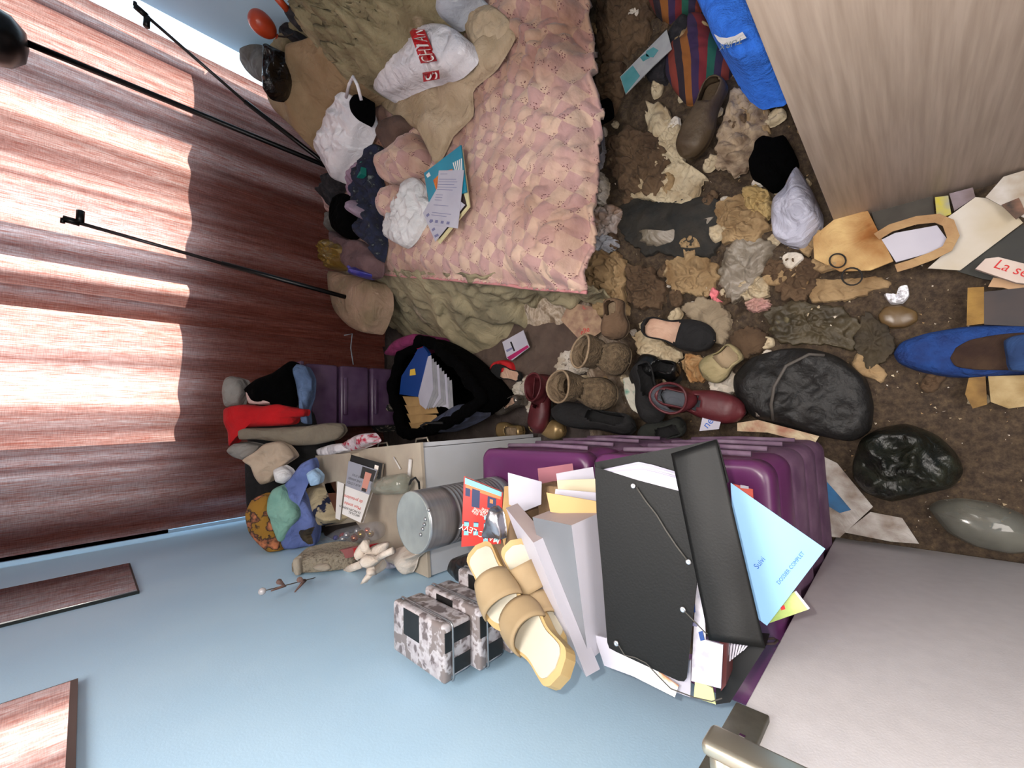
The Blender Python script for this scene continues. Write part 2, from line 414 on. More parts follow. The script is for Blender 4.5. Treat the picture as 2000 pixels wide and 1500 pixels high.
# ------------------------------------------------------------------ wardrobe at the right
wood = mat('pale_oak_laminate', (.70, .63, .57), (.62, .55, .49), scale=3, rough=.5, stretch=(30, 30, 1.5), bump=.05, detail=8)
wd = thing('wardrobe', 'tall pale wood grain wardrobe standing beside the doorway', 'wardrobe', (.85, -.27, 0))
GX, GY = .55, .115
b = MB(); b.box((GX, FY + .01, .02), (GX + .018, GY, 2.1), wood, .001); b.build('side_panel', wd)
b = MB(); b.box((GX + .018, GY - .02, .05), (GX + .6, GY, 2.08), wood, .001); b.build('door_panel', wd)
b = MB(); b.box((GX + .018, FY + .01, .05), (GX + .6, FY + .03, 2.08), wood); b.build('back_panel', wd)
b = MB(); b.box((GX + .018, FY + .03, 2.06), (GX + .6, GY - .02, 2.1), wood); b.build('top_board', wd)
b = MB(); b.tube([(GX + .56, GY, .98), (GX + .56, GY + .03, 1.0), (GX + .56, GY + .03, 1.12), (GX + .56, GY, 1.14)], .005, hm); b.build('handle', wd)
# ================================================================== the litter over the floor
def litter_mat():
    m = bpy.data.materials.new('floor_litter'); m.use_nodes = True; nt = m.node_tree; N = nt.nodes; L = nt.links; b = N['Principled BSDF']
    b.inputs['Roughness'].default_value = .8; b.inputs['Specular IOR Level'].default_value = .35
    tc = N.new('ShaderNodeTexCoord')
    nz = N.new('ShaderNodeTexNoise'); nz.inputs['Scale'].default_value = 7; nz.inputs['Detail'].default_value = 6; L.new(tc.outputs['Object'], nz.inputs[0])
    ad = N.new('ShaderNodeVectorMath'); ad.operation = 'MULTIPLY_ADD'; L.new(nz.outputs['Color'], ad.inputs[0]); ad.inputs[1].default_value = (.35, .35, .35); L.new(tc.outputs['Object'], ad.inputs[2])
    def nzr(sc, cols, dist, det=7):
        n = N.new('ShaderNodeTexNoise'); n.inputs['Scale'].default_value = sc; n.inputs['Detail'].default_value = det; n.inputs['Distortion'].default_value = dist; n.inputs['Roughness'].default_value = .6
        L.new(tc.outputs['Object'], n.inputs[0]); r = N.new('ShaderNodeValToRGB'); L.new(n.outputs[0], r.inputs[0]); e = r.color_ramp.elements
        e[0].position = cols[0][0]; e[0].color = (*S(cols[0][1]), 1); e[1].position = cols[-1][0]; e[1].color = (*S(cols[-1][1]), 1)
        for p, c in cols[1:-1]: q = e.new(p); q.color = (*S(c), 1)
        return n, r
    _, r = nzr(4.2, [(.32, (.40, .32, .26)), (.41, (.60, .52, .43)), (.46, (.80, .73, .65)), (.495, (.64, .56, .47)), (.54, (.84, .78, .71)), (.585, (.52, .44, .36)), (.65, (.80, .73, .63)), (.74, (.44, .36, .28))], 1.3)
    # small grime
    n2 = N.new('ShaderNodeTexNoise'); n2.inputs['Scale'].default_value = 13; n2.inputs['Distortion'].default_value = .8; n2.inputs['Detail'].default_value = 9; n2.inputs['Roughness'].default_value = .7; L.new(tc.outputs['Object'], n2.inputs[0])
    r2 = N.new('ShaderNodeValToRGB'); L.new(n2.outputs[0], r2.inputs[0]); e = r2.color_ramp.elements
    e[0].position = .36; e[0].color = (*S((.50, .43, .35)), 1); e[1].position = .54; e[1].color = (1, 1, 1, 1)
    mx = N.new('ShaderNodeMix'); mx.data_type = 'RGBA'; mx.blend_type = 'MULTIPLY'; mx.inputs[0].default_value = .5; L.new(r.outputs[0], mx.inputs[6]); L.new(r2.outputs[0], mx.inputs[7])
    # trodden dark muck near the door and the wardrobe
    ax = N.new('ShaderNodeSeparateXYZ'); L.new(tc.outputs['Object'], ax.inputs[0])
    n3 = N.new('ShaderNodeTexNoise'); n3.inputs['Scale'].default_value = 3; n3.inputs['Detail'].default_value = 6; L.new(tc.outputs['Object'], n3.inputs[0])
    ma = N.new('ShaderNodeMath'); ma.operation = 'MULTIPLY_ADD'; L.new(n3.outputs[0], ma.inputs[0]); ma.inputs[1].default_value = .75; L.new(ax.outputs[1], ma.inputs[2])
    mr = N.new('ShaderNodeMapRange'); L.new(ma.outputs[0], mr.inputs[0]); mr.inputs[1].default_value = .78; mr.inputs[2].default_value = .55; 
    mx2 = N.new('ShaderNodeMix'); mx2.data_type = 'RGBA'; L.new(mr.outputs[0], mx2.inputs[0]); L.new(mx.outputs[2], mx2.inputs[6])
    n4 = N.new('ShaderNodeTexNoise'); n4.inputs['Scale'].default_value = 60; n4.inputs['Detail'].default_value = 10; n4.inputs['Roughness'].default_value = .75; L.new(tc.outputs['Object'], n4.inputs[0])
    r4 = N.new('ShaderNodeValToRGB'); L.new(n4.outputs[0], r4.inputs[0]); e = r4.color_ramp.elements
    e[0].position = .40; e[0].color = (*S((.19, .145, .11)), 1); e[1].position = .66; e[1].color = (*S((.34, .28, .21)), 1); q = e.new(.74); q.color = (*S((.64, .58, .45)), 1)
    L.new(r4.outputs[0], mx2.inputs[7]); L.new(mx2.outputs[2], b.inputs['Base Color'])
    bp = N.new('ShaderNodeBump'); bp.inputs['Strength'].default_value = .7; bp.inputs['Distance'].default_value = .012; L.new(n2.outputs[0], bp.inputs['Height']); L.new(bp.outputs[0], b.inputs['Normal'])
    return m
lit = litter_mat()
def litter_h(x, y):
    h = ground(x, y)
    k = .25 + .75 * sm(-.1, .4, y + .25 * x)
    bare = sm(.9, 1.1, y) * (1 - sm(.30, .5, x - .2 * (y - 1)))
    k *= 1 - .95 * bare
    p = V((x, y, 0))
    w = (crease(p + V((.3 * noise.noise(p * 4), .3 * noise.noise(p * 4 + V((9, 0, 0))), 0)), 7) - .4) * .030 + noise.noise(p * 17) * .012 + (crease(p + V((.2 * noise.noise(p * 9), 0, 0)), 15) - .4) * .012
    return h + w * k - .012 * bare - .004
b = MB(); x0, x1, y0, y1 = -.57, 2.2, -.66, 2.0; nx, ny = 250, 240; vs = []; fs = []
for j in range(ny + 1):
    for i in range(nx + 1):
        x = x0 + (x1 - x0) * i / nx; y = y0 + (y1 - y0) * j / ny; vs.append(V((x, y, litter_h(x, y))))
for j in range(ny):
    for i in range(nx):
        a = j * (nx + 1) + i; q = vs[a]
        if (q.x > .55 and q.y < .10) or (q.x < -.13 and q.y > .20) or (q.x > 1.02 and q.y > 1.05) or (q.x < -.43 and q.y < .18): continue
        fs.append((a, a + 1, a + nx + 2, a + nx + 1))
b.add(vs, fs, lit, True)
b.build('floor_litter', label='matted layer of trodden paper, cloth scraps and brown dirt covering the floor', cat='litter', kind='stuff')
# ================================================================== white dresser along the blue wall
wh = mat('white_laminate', (.76, .77, .79), (.72, .72, .72), scale=3, rough=.5)
cr = mat('dusty_cream_top', (.70, .65, .58), (.62, .57, .51), scale=6, rough=.8)
TZ = .72
pa = PZ(838, 1126, TZ); pb = PZ(821, 864, TZ); pc = PZ(618, 887, TZ)
dr = thing('dresser', 'low white dresser against the blue wall, top heaped with books and toys', 'dresser', ((pa.x + pb.x) / 2, 1.8, 0))
uy = (pc - pb).normalized(); ux = (pb - pa).normalized(); ux = V((uy.y, -uy.x, 0)); wdt = (pb - pa).dot(ux)
o3 = pb - ux * wdt; Md = Matrix.Translation(o3 - V((0, 0, TZ))) @ Matrix((ux, uy, V((0, 0, 1)))).transposed().to_4x4()
ln = 1.02
fr_ = Md @ V((wdt, ln, TZ)); nr_ = Md @ V((wdt, 0, TZ)); nl_ = V((WX + .004, o3.y, TZ)); fl2 = V((WX + .004, fr_.y, TZ))
b = MB(); b.slab([nl_, nr_, fr_, fl2], .012, cr, n=V((0, 0, 1))); b.build('worktop', dr)
dd = V((0, 0, -.012)); b = MB(); b.slab([nl_ + dd + V((.002, .004, 0)), nr_ + dd - ux * .02 + uy * .004, fr_ + dd - ux * .02 - uy * .004, fl2 + dd + V((.002, -.004, 0))], TZ - .022, wh, n=V((0, 0, 1))); b.build('body', dr)
for k in range(3):
    b = MB(); b.box((wdt - .018, .01 + k * .335, .06), (wdt - .001, .335 + k * .335, TZ - .02), wh, .002, M=Md); f = b.build('drawer_front', dr)
    b = MB(); b.tube([Md @ V((wdt, .12 + k * .335, .6)), Md @ V((wdt + .02, .13 + k * .335, .6)), Md @ V((wdt + .02, .21 + k * .335, .6)), Md @ V((wdt, .22 + k * .335, .6))], .004, hm); sub(b, 'handle', f, dr)
# ================================================================== two purple ribbed plastic drawer towers
pu = mat('purple_plastic', (.37, .17, .35), (.33, .15, .31), scale=5, rough=.33, spec=.5, bump=.03)
pd = mat('dusty_purple_plastic', (.42, .31, .40), (.32, .20, .31), scale=18, rough=.8, detail=8)
def rring(x0, x1, y0, y1, r, z, ins):
    out = []
    x0 += ins; x1 -= ins; y0 += ins; y1 -= ins
    for cx, cy, a0 in ((x1 - r, y1 - r, 0), (x0 + r, y1 - r, 90), (x0 + r, y0 + r, 180), (x1 - r, y0 + r, 270)):
        for k in range(7):
            a = math.radians(a0 + 15 * k); out.append(V((cx + r * math.cos(a), cy + r * math.sin(a), z)))
    return out
def tower(y0, y1, label):
    x0, x1 = WX + .015, -.098
    t = thing('drawer_tower', label, 'plastic drawers', ((x0 + x1) / 2, (y0 + y1) / 2, 0))
    def loft(prof, m, name, par=None):
        b = MB(); vs = []; fs = []
        for z, ins in prof: vs += rring(x0, x1, y0, y1, .035, z, ins)
        n = 28
        for i in range(len(prof) - 1):
            for k in range(n): fs.append((i * n + k, i * n + (k + 1) % n, (i + 1) * n + (k + 1) % n, (i + 1) * n + k))
        fs.append(list(range(n))[::-1]); fs.append([(len(prof) - 1) * n + k for k in range(n)])
        b.add(vs, fs, m, True); return b.build(name, t)
    loft([(TZ - .06, .004), (TZ - .05, 0), (TZ - .012, 0), (TZ - .003, .004), (TZ, .014), (TZ - .0005, .03), (TZ - .006, .038), (TZ - .006, .1)], pu, 'lid')
    hs = [.03, .20, .36, .52, TZ - .064]
    for a, c in zip(hs, hs[1:]):
        pr = [(a, .016), (a + .006, .006)] + [(a + .006 + (c - a - .02) * k / 10, .006 - .010 * math.sin(math.pi * k / 10)) for k in range(1, 10)] + [(c - .012, .006), (c - .006, .016), (c, .020)]
        loft(pr, pd if c < .6 else pu, 'drawer')
        # lip along the front that faces the room
    for a in hs[1:]:
        b = MB(); b.tube([(x1 + .006, y0 + .05, a - .012), (x1 + .010, (y0 + y1) / 2, a - .012), (x1 + .006, y1 - .05, a - .012)], .006, mat('dust_grey_lip', (.50, .42, .49), (.38, .27, .37), scale=14, rough=.75)); b.build('drawer_lip', t)
    loft([(0.0, .03), (.03, .02)], pu, 'base')
    return t
tower(.19, .578, 'purple ribbed plastic drawer tower nearest the door, under the black folder')
tower(.588, .99, 'purple ribbed plastic drawer tower next to the white dresser, under the red paperback')
# clear purple tower by the curtain
pt = mat('smoky_purple_clear_plastic', (.26, .17, .28), (.36, .28, .37), scale=8, rough=.3, alpha=.82)
t = thing('drawer_tower', 'see-through purple drawer tower by the curtain with clothes piled on it', 'plastic drawers', (.15, 2.55, 0))
for k in range(4):
    z = .02 + k * .19
    b = MB(); b.box((-.03, 2.37, z), (.33, 2.72, z + .175), pt, .014); b.build('drawer', t)
    b = MB(); b.box((.04, 2.355, z + .14), (.26, 2.372, z + .16), pt, .005); b.build('drawer_pull', t)
b = MB(); b.box((-.04, 2.36, .78), (.34, 2.73, .80), pt, .006); b.build('lid', t)
# ================================================================== bed
BH = .46
qm = bpy.data.materials.new('pink_patch_quilt'); qm.use_nodes = True
def quilt_mat(m):
    nt = m.node_tree; N = nt.nodes; L = nt.links; b = N['Principled BSDF']; b.inputs['Roughness'].default_value = .85; b.inputs['Sheen Weight'].default_value = .2
    tc = N.new('ShaderNodeTexCoord'); mp = N.new('ShaderNodeMapping'); mp.inputs['Rotation'].default_value = (0, 0, math.radians(42)); mp.inputs['Scale'].default_value = (1, 1, .0)
    nz = N.new('ShaderNodeTexNoise'); nz.inputs['Scale'].default_value = 5; L.new(tc.outputs['Object'], nz.inputs[0])
    ad = N.new('ShaderNodeVectorMath'); ad.operation = 'MULTIPLY_ADD'; L.new(nz.outputs['Color'], ad.inputs[0]); ad.inputs[1].default_value = (.05, .05, 0); L.new(tc.outputs['Object'], ad.inputs[2])
    L.new(ad.outputs[0], mp.inputs[0])
    ck = N.new('ShaderNodeTexChecker'); ck.inputs['Scale'].default_value = 16; L.new(mp.outputs[0], ck.inputs[0])
    ck.inputs[1].default_value = (*S((.80, .68, .60)), 1); ck.inputs[2].default_value = (*S((.72, .57, .55)), 1)
    # patches fade into one another here and there
    n2 = N.new('ShaderNodeTexNoise'); n2.inputs['Scale'].default_value = 9; L.new(tc.outputs['Object'], n2.inputs[0])
    r = N.new('ShaderNodeValToRGB'); L.new(n2.outputs[0], r.inputs[0]); e = r.color_ramp.elements; e[0].position = .42; e[0].color = (0, 0, 0, 1); e[1].position = .6; e[1].color = (.75, .75, .75, 1)
    mx = N.new('ShaderNodeMix'); mx.data_type = 'RGBA'; L.new(r.outputs[0], mx.inputs[0]); L.new(ck.outputs[0], mx.inputs[6]); mx.inputs[7].default_value = (*S((.76, .62, .57)), 1)
    # small flower dots
    v = N.new('ShaderNodeTexVoronoi'); v.inputs['Scale'].default_value = 120; v.voronoi_dimensions = '2D'; L.new(mp.outputs[0], v.inputs['Vector'])
    v2 = N.new('ShaderNodeTexVoronoi'); v2.inputs['Scale'].default_value = 16; v2.inputs['Randomness'].default_value = .25; v2.voronoi_dimensions = '2D'; L.new(mp.outputs[0], v2.inputs['Vector'])
    c1 = N.new('ShaderNodeMath'); c1.operation = 'LESS_THAN'; L.new(v.outputs['Distance'], c1.inputs[0]); c1.inputs[1].default_value = .22
    c2 = N.new('ShaderNodeMath'); c2.operation = 'LESS_THAN'; L.new(v2.outputs['Distance'], c2.inputs[0]); c2.inputs[1].default_value = .22
    c3 = N.new('ShaderNodeMath'); c3.operation = 'MULTIPLY'; L.new(c1.outputs[0], c3.inputs[0]); L.new(c2.outputs[0], c3.inputs[1])
    mx2 = N.new('ShaderNodeMix'); mx2.data_type = 'RGBA'; L.new(c3.outputs[0], mx2.inputs[0]); L.new(mx.outputs[2], mx2.inputs[6]); mx2.inputs[7].default_value = (*S((.42, .25, .26)), 1)
    # stains
    n3 = N.new('ShaderNodeTexNoise'); n3.inputs['Scale'].default_value = 2.2; n3.inputs['Detail'].default_value = 7; L.new(tc.outputs['Object'], n3.inputs[0])
    r3 = N.new('ShaderNodeValToRGB'); L.new(n3.outputs[0], r3.inputs[0]); e = r3.color_ramp.elements; e[0].position = .40; e[0].color = (1, 1, 1, 1); e[1].position = .70; e[1].color = (*S((.66, .56, .48)), 1)
    m3 = N.new('ShaderNodeMix'); m3.data_type = 'RGBA'; m3.blend_type = 'MULTIPLY'; m3.inputs[0].default_value = 1; L.new(mx2.outputs[2], m3.inputs[6]); L.new(r3.outputs[0], m3.inputs[7])
    L.new(m3.outputs[2], b.inputs['Base Color'])
    n5 = N.new('ShaderNodeTexNoise'); n5.inputs['Scale'].default_value = 30; n5.inputs['Detail'].default_value = 4; L.new(tc.outputs['Object'], n5.inputs[0])
    bp = N.new('ShaderNodeBump'); bp.inputs['Strength'].default_value = .5; bp.inputs['Distance'].default_value = .012; L.new(n5.outputs[0], bp.inputs['Height']); L.new(bp.outputs[0], b.inputs['Normal'])
quilt_mat(qm)
shm = mat('grimy_sheet', (.62, .57, .45), (.44, .41, .33), scale=5, rough=.9, c3=(.70, .63, .55), bump=.3, bscale=50)
bd = thing('bed', 'double bed pushed to the window under the pink quilt and grimy sheet', 'bed', (1.35, 1.8, 0))
b = MB(); b.box((.98, .98, .30), (2.18, 2.72, BH - .03), mat('mattress_ticking', (.70, .64, .55), rough=.9), .04); b.build('mattress', bd)
b = MB(); b.box((1.0, 1.0, .12), (2.16, 2.70, .30), mat('bed_base_cloth', (.45, .41, .35), rough=.9), .01); b.build('bed_base', bd)
for x in (1.06, 2.08):
    for y in (1.05, 2.64):
        b = MB(); b.tube([(x, y, 0), (x, y, .12)], .025, mat('dark_wood', (.2, .14, .1))); b.build('leg', bd)
# outline of the quilt top from the picture, at its height
def bed_h(x, y):
    return BH + .035 * noise.noise(V((x * 2.5, y * 2.5, 4))) + .05 * sm(1.25, 1.7, x)
def edge_left(y):                           # the bed's left edge as seen (hem line), x at depth y
    return .46 + .31 * (min(max(y, .72), 2.6) - .8)
def quilt_h(x, y):
    p = V((x, y, 0))
    dl = x - edge_left(y); dn = y - (.83 + .04 * noise.noise(V((x * 4, 0, 2))) - .08 * sm(.5, .9, x))
    e = min(dl / .10, dn / .14)
    h = bed_h(x, y)
    # quilting puckers, deeper toward the foot end
    k = .35 + .65 * sm(1.3, .8, y + .0 * x) + .5 * sm(1.0, 1.5, x)
    w = (crease(p + V((.1 * noise.noise(p * 7), 0, 0)), 15) - .45) * .030 + noise.noise(p * 9) * .026 + noise.noise(p * 22) * .012
    h += w * k
    return h, e
def quilt():
    b = MB(); x0, x1, y0, y1 = .34, 2.19, .50, 2.62; nx, ny = 210, 240; idx = {}; vs = []; fs = []
    for j in range(ny + 1):
        for i in range(nx + 1):
            x = x0 + (x1 - x0) * i / nx; y = y0 + (y1 - y0) * j / ny
            h, e = quilt_h(x, y)
            if e < -.25: continue
            t = max(0, min(1, 1 - e)) if e < 1 else 0
            dl = (x - edge_left(y)) / .10
            dn = e
            dz = .055 * t ** 2
            if y < 1.15 and e < 1 : dz = .10 * t ** 2.2
            if y > 2.0 and x < .95: pass
            idx[i, j] = len(vs); vs.append(V((x, y, h - dz)))
    for j in range(ny):
        for i in range(nx):
            q = [(i, j), (i + 1, j), (i + 1, j + 1), (i, j + 1)]
            if all(k in idx for k in q): fs.append([idx[k] for k in q])
    b.add(vs, fs, qm, True)
    o = b.build('quilt', label='pink and cream patchwork quilt spread over the bed', cat='quilt', solid=.016)
    # hem
    h = MB(); pts = []
    y = .80
    while y < 2.2:
        x = edge_left(y) - .022; hh, e = quilt_h(x, y); t = min(1, 1 - e); dz = (.10 if y < 1.15 else .055) * t ** 2.2
        pts.append(V((x, y, hh - dz - .002))); y += .02
    h.tube(pts, .007, mat('pink_piping', (.74, .50, .50), rough=.9)); 
    h.build('piping', o, label='dusky pink piped edge')
    return o
quilt()
# grimy sheet hanging from the bed's left side to the floor
b = MB(); vs = []; fs = []; nt_, nu = 46, 190
for j in range(nu + 1):
    y = .82 + (2.66 - .82) * j / nu
    for i in range(nt_ + 1):
        t = i / nt_
        xt = edge_left(y) + .03; out = .02 + (.40 * sm(1.05, 1.9, y) + .02) * t
        x = xt - out; z0 = BH - .06 + (.02 if y > 1.2 else -.04); drop = z0 - .015 if y > 1.15 else z0 - ground(x, y) * .5 - .05
        z = z0 - drop * t ** 1.15
        p = V((x, y, z))
        f = .022 * math.sin(y * 34 + 5 * noise.noise(V((y * 3, t * 2.2, 0))) + 3 * t) * (.3 + .7 * t) + .05 * noise.noise(V((y * 5, t * 4, 3))) * t + .02 * noise.noise(V((y * 16, t * 11, 3)))
        p.x -= f; p.z += .5 * abs(f) * (1 - t)
        p.z = max(p.z, .008)
        vs.append(p)
for j in range(nu):
    for i in range(nt_): a = j * (nt_ + 1) + i; fs.append((a, a + 1, a + nt_ + 2, a + nt_ + 1))
b.add(vs, fs, shm, True)
b.build('bed_sheet', label='grey green grimy sheet hanging in folds from the bed side to the bare floor', cat='sheet', solid=.006)
# ================================================================== things on and beyond the bed
def bz(x, y): return bed_h(x, y) + .022
P_white = mat('white_plastic_film', (.86, .84, .85), (.78, .76, .78), scale=8, rough=.28, spec=.6, bump=.35, bscale=26)
P_grey = mat('grey_plastic_film', (.66, .67, .70), (.56, .57, .60), scale=8, rough=.3, bump=.3, bscale=26)
F_olive = mat('olive_stained_bedding', (.58, .53, .41), (.42, .37, .27), scale=7, rough=.95, c3=(.68, .60, .50), bump=.7, bscale=34)
F_tan = mat('tan_gauze', (.70, .62, .52), (.60, .52, .41), scale=6, rough=.95, bump=.4, bscale=60)
F_pink = mat('pink_floral_cloth', (.76, .60, .57), (.70, .53, .51), scale=10, rough=.9, bump=.3)
F_white = mat('white_cotton', (.84, .83, .83), (.76, .75, .75), scale=7, rough=.9, bump=.3, bscale=40)
F_black = mat('black_velvet', (.012, .012, .014), rough=1, spec=.05)
F_navy = mat('navy_print_cloth', (.10, .12, .22), (.08, .09, .14), scale=30, rough=.9, c3=(.42, .45, .44), lo=.4, hi=.62)
F_brown = mat('brown_felt', (.36, .28, .24), (.28, .21, .19), scale=10, rough=.95)
F_dark = mat('dark_mixed_cloth', (.10, .09, .11), (.20, .18, .19), scale=40, rough=.9, lo=.5, hi=.7)
F_grey = mat('grey_knit', (.42, .40, .38), (.33, .31, .29), scale=20, rough=.95, bump=.3)
PAP = mat('white_paper', (.72, .71, .75), (.67, .66, .71), scale=5, rough=.7)
INK = mat('grey_print_ink', (.45, .45, .58), rough=.8)
K = dict(zf=bz)
def bz2(x, y): return bed_h(x, y) + .03 + .42 * sm(1.5, 2.2, x) + .12 * sm(2.2, 2.7, y)
K2 = dict(zf=bz2, drape=False, low=.12)
lump('blanket', 'olive stained blanket heaped on the bed against the far right wall', 'blanket', [(588, 0), (640, -40), (800, -45), (880, 10), (830, 95), (760, 160), (700, 175), (650, 120), (605, 60)], .16, F_olive, wr=.4, fr=15, style='crumple', seed=1, **K2)
lump('paper_bag', 'crushed tan paper sack folded along the bed head beside the curtain', 'bag', [(546, 215), (560, 150), (590, 95), (690, 60), (745, 110), (735, 165), (690, 190), (655, 250), (640, 312), (590, 262)], .12, mat('kraft_tan', (.60, .50, .38), (.52, .42, .30), scale=6, rough=.85, bump=.3), wr=.22, fr=16, style='fold', fold=V((.7, .7, 0)), seed=2, **K2)
bag = lump('plastic_bag', 'glossy pale pink white carrier bag lying by the bed head, handles up', 'bag', [(675, 182), (700, 196), (713, 235), (700, 270), (688, 300), (656, 352), (636, 318), (620, 290), (636, 255), (652, 215)], .06, P_white, wr=.3, fr=18, style='plastic', seed=3, zf=lambda x, y: bz2(x, y) + .09, drape=False, low=.08)
b = MB(); b.tube([PZ(676, 190, .80), PZ(682, 165, .83), PZ(690, 150, .84), PZ(698, 166, .83), PZ(706, 196, .80)], .007, P_white); b.build('handle', bag)
o4 = [(722, 32), (762, 46), (805, 57), (880, 54), (914, 80), (912, 108), (882, 138), (850, 150), (815, 160), (765, 184), (752, 190), (735, 178), (718, 148), (711, 105)]
chz = 0.66
mb = MB(); oo = [PZ(x, y, .60) for x, y in o4]
patch(mb, oo, (0, 0, 1), .07, P_white, wr=.25, fr=13, style='plastic', seed=4, low=.06)
# red printed panels on the bag: white letters on red
red = mat('red_print', (.66, .06, .10), rough=.4); lw = mat('white_print', (.88, .86, .84), rough=.5)
bag = mb.build('shopping_bag', None, 'white shiny shopping bag with red lettered panels on the heaped bedding', 'bag')
def on(px, py, z): return PZ(px, py, z)
def surf_z(mb, x, y):
    best = -9
    for v in mb.v:
        d = (v[0] - x) ** 2 + (v[1] - y) ** 2
        if d < .0009 and v[2] > best: best = v[2]
    return best
def strip(pl, m, mbs, lift, name, parent, nn=10, label=None):
    """print that follows the bag's surface; pl = 4 px corners, subdivided"""
    vs = []; fs = []
    c = [V((x, y, 0)) for x, y in pl]
    for i in range(nn + 1):
        for j in range(5):
            u, v = i / nn, j / 4
            q = c[0].lerp(c[1], u).lerp(c[3].lerp(c[2], u), v); z = .66
            for _ in range(2):
                p = PZ(q.x, q.y, z); s_ = surf_z(mbs, p.x, p.y); z = s_ + lift if s_ > 0 else z
            vs.append(PZ(q.x, q.y, z))
    for i in range(nn):
        for j in range(4): a = i * 5 + j; fs.append((a, a + 1, a + 6, a + 5))
    b = MB(); b.add(vs, fs, m); return b, c
def letters(txt, pl, lift, mbs, b, pad=.12):
    c = [V((x, y, 0)) for x, y in pl]; n = len(txt)
    cu = bpy.data.curves.new('t', 'FONT')
    for i, ch in enumerate(txt):
        cu.body = ch; cu.size = 1; ob = bpy.data.objects.new('t', cu); me = bpy.data.meshes.new_from_object(ob)
        if len(me.vertices):
            xs = [v.co.x for v in me.vertices]; ys = [v.co.y for v in me.vertices]
            vs = []
            for v in me.vertices:
                if ch == 'I': v.co.x = (v.co.x - (min(xs) + max(xs)) / 2) * .35 + (min(xs) + max(xs)) / 2
            for v in me.vertices:
                u = (i + .08 + .84 * (v.co.x - min(xs)) / (max(xs) - min(xs))) / n; w = pad + (1 - 2 * pad) * (1 - (v.co.y - min(ys)) / (max(ys) - min(ys)))
                q = c[0].lerp(c[1], u).lerp(c[3].lerp(c[2], u), w)
                p = PZ(q.x, q.y, .66); s_ = surf_z(mbs, p.x, p.y); vs.append(PZ(q.x, q.y, (s_ if s_ > 0 else .66) + lift))
            b.add(vs, [list(p.vertices) for p in me.polygons], lw)
        bpy.data.objects.remove(ob); bpy.data.meshes.remove(me)
    bpy.data.curves.remove(cu)
# reading direction: up the picture; letter tops toward the picture's left
q1 = [(822, 124), (797, 54), (829, 58), (854, 119)]; q2 = [(827, 160), (825, 142), (857, 137), (859, 154)]
for q, t_ in ((q1, 'CHIAN'), (q2, 'S')):
    b, _ = strip(q, red, mb, .006, 'p', bag); letters(t_, q, .009, mb, b); b.build('printed_panel', bag, label='red panel with white letters')
lump('plastic_bag', 'grey white carrier bag sagging over the quilt at the top edge of the bed', 'bag', [(804, -12), (930, -14), (912, 10), (884, 44), (850, 40), (820, 38)], .07, P_grey, wr=.35, fr=16, style='fold', fold=V((.3, 1, 0)), seed=5, z=.60, low=.06)
lump('muslin_cloth', 'tan muslin cloth spread under and below the red lettered bag', 'cloth', [(742, 200), (800, 170), (880, 145), (930, 100), (985, 42), (1000, 70), (965, 130), (918, 172), (918, 222), (880, 262), (848, 318), (815, 255), (770, 228)], .035, F_tan, wr=.6, fr=22, style='fold', fold=V((1, -.5, 0)), seed=6, **K)
lump('muslin_cloth', 'small tan muslin scrap beside the right end of the red lettered bag', 'cloth', [(905, 20), (960, 10), (998, 45), (975, 90), (930, 100), (912, 70)], .03, F_tan, wr=.5, fr=20, seed=7, **K)
lump('cushion', 'rolled brown cushion tucked behind the muslin cloth', 'cushion', [(752, 285), (742, 262), (765, 235), (790, 228), (800, 245), (780, 280), (762, 302)], .07, F_brown, wr=.12, seed=8, **K)
lump('pillow', 'pink quilt fold lying between the white rag and the brown cushion', 'pillow', [(745, 345), (752, 305), (785, 268), (815, 262), (835, 300), (828, 338), (800, 352), (765, 360)], .08, qm, wr=.35, fr=14, seed=9, **K)  # separate lump standing for a fold of the quilt
lump('pillow', 'small pink quilt fold showing left of the white rag', 'pillow', [(736, 395), (750, 368), (778, 362), (795, 378), (780, 410), (760, 425), (745, 420)], .06, qm, wr=.35, fr=14, seed=10, **K)  # another quilt fold built as its own lump
lump('rag', 'crumpled white rag lying left of the teal magazine', 'cloth', [(785, 372), (795, 350), (812, 346), (826, 362), (828, 382), (845, 398), (838, 420), (820, 450), (808, 470), (790, 484), (752, 462), (752, 440), (762, 410), (772, 392)], .05, F_white, wr=.45, fr=20, style='plastic', seed=11, **K)
# magazines and letters
def bedplane(px, py, lift): p = PZ(px, py, .5); p = PZ(px, py, bz(p.x, p.y) + lift); return p
def bsheet(name, label, cat, pl, m, lift, th=.003, ms=None):
    zz = sum(bedplane(x, y, 0).z for x, y in pl) / len(pl) + lift
    return sheet(name, label, cat, pl, m, z=zz, th=th, ms=ms, build=False), zz
(mbx, pts), z_ = bsheet('magazine', '', '', [(903, 292), (917, 403), (858, 476), (835, 440)], mat('cream_cover', (.84, .80, .62), rough=.5), .022, .006)
o, u, v, n, lu, lv = frame(PZ(906, 370, z_), PZ(916, 402, z_), PZ(850, 440, z_))
mbx.slab([PZ(x, y, z_ + .0008) for x, y in ((899, 352), (912, 402), (858, 466), (845, 446))], .0006, mat('wood_photo_print', (.30, .24, .24), (.22, .17, .17), scale=20, rough=.5, stretch=(1, 8, 1)))
mbx.build('magazine', None, 'cream magazine with a dark cover photo lying under the letters on the quilt', 'magazine')
(mbx, pts), z_ = bsheet('m', '', '', [(828, 338), (900, 283), (911, 375), (838, 398)], mat('teal_cover', (.06, .52, .62), (.05, .47, .57), scale=6, rough=.4), .032, .006)
mbx.slab([PZ(x, y, z_ + .001) for x, y in ((846, 352), (862, 336), (884, 330), (880, 350), (852, 372))], .0006, mat('orange_fish_print', (.85, .52, .12), (.70, .22, .12), scale=30, rough=.5))
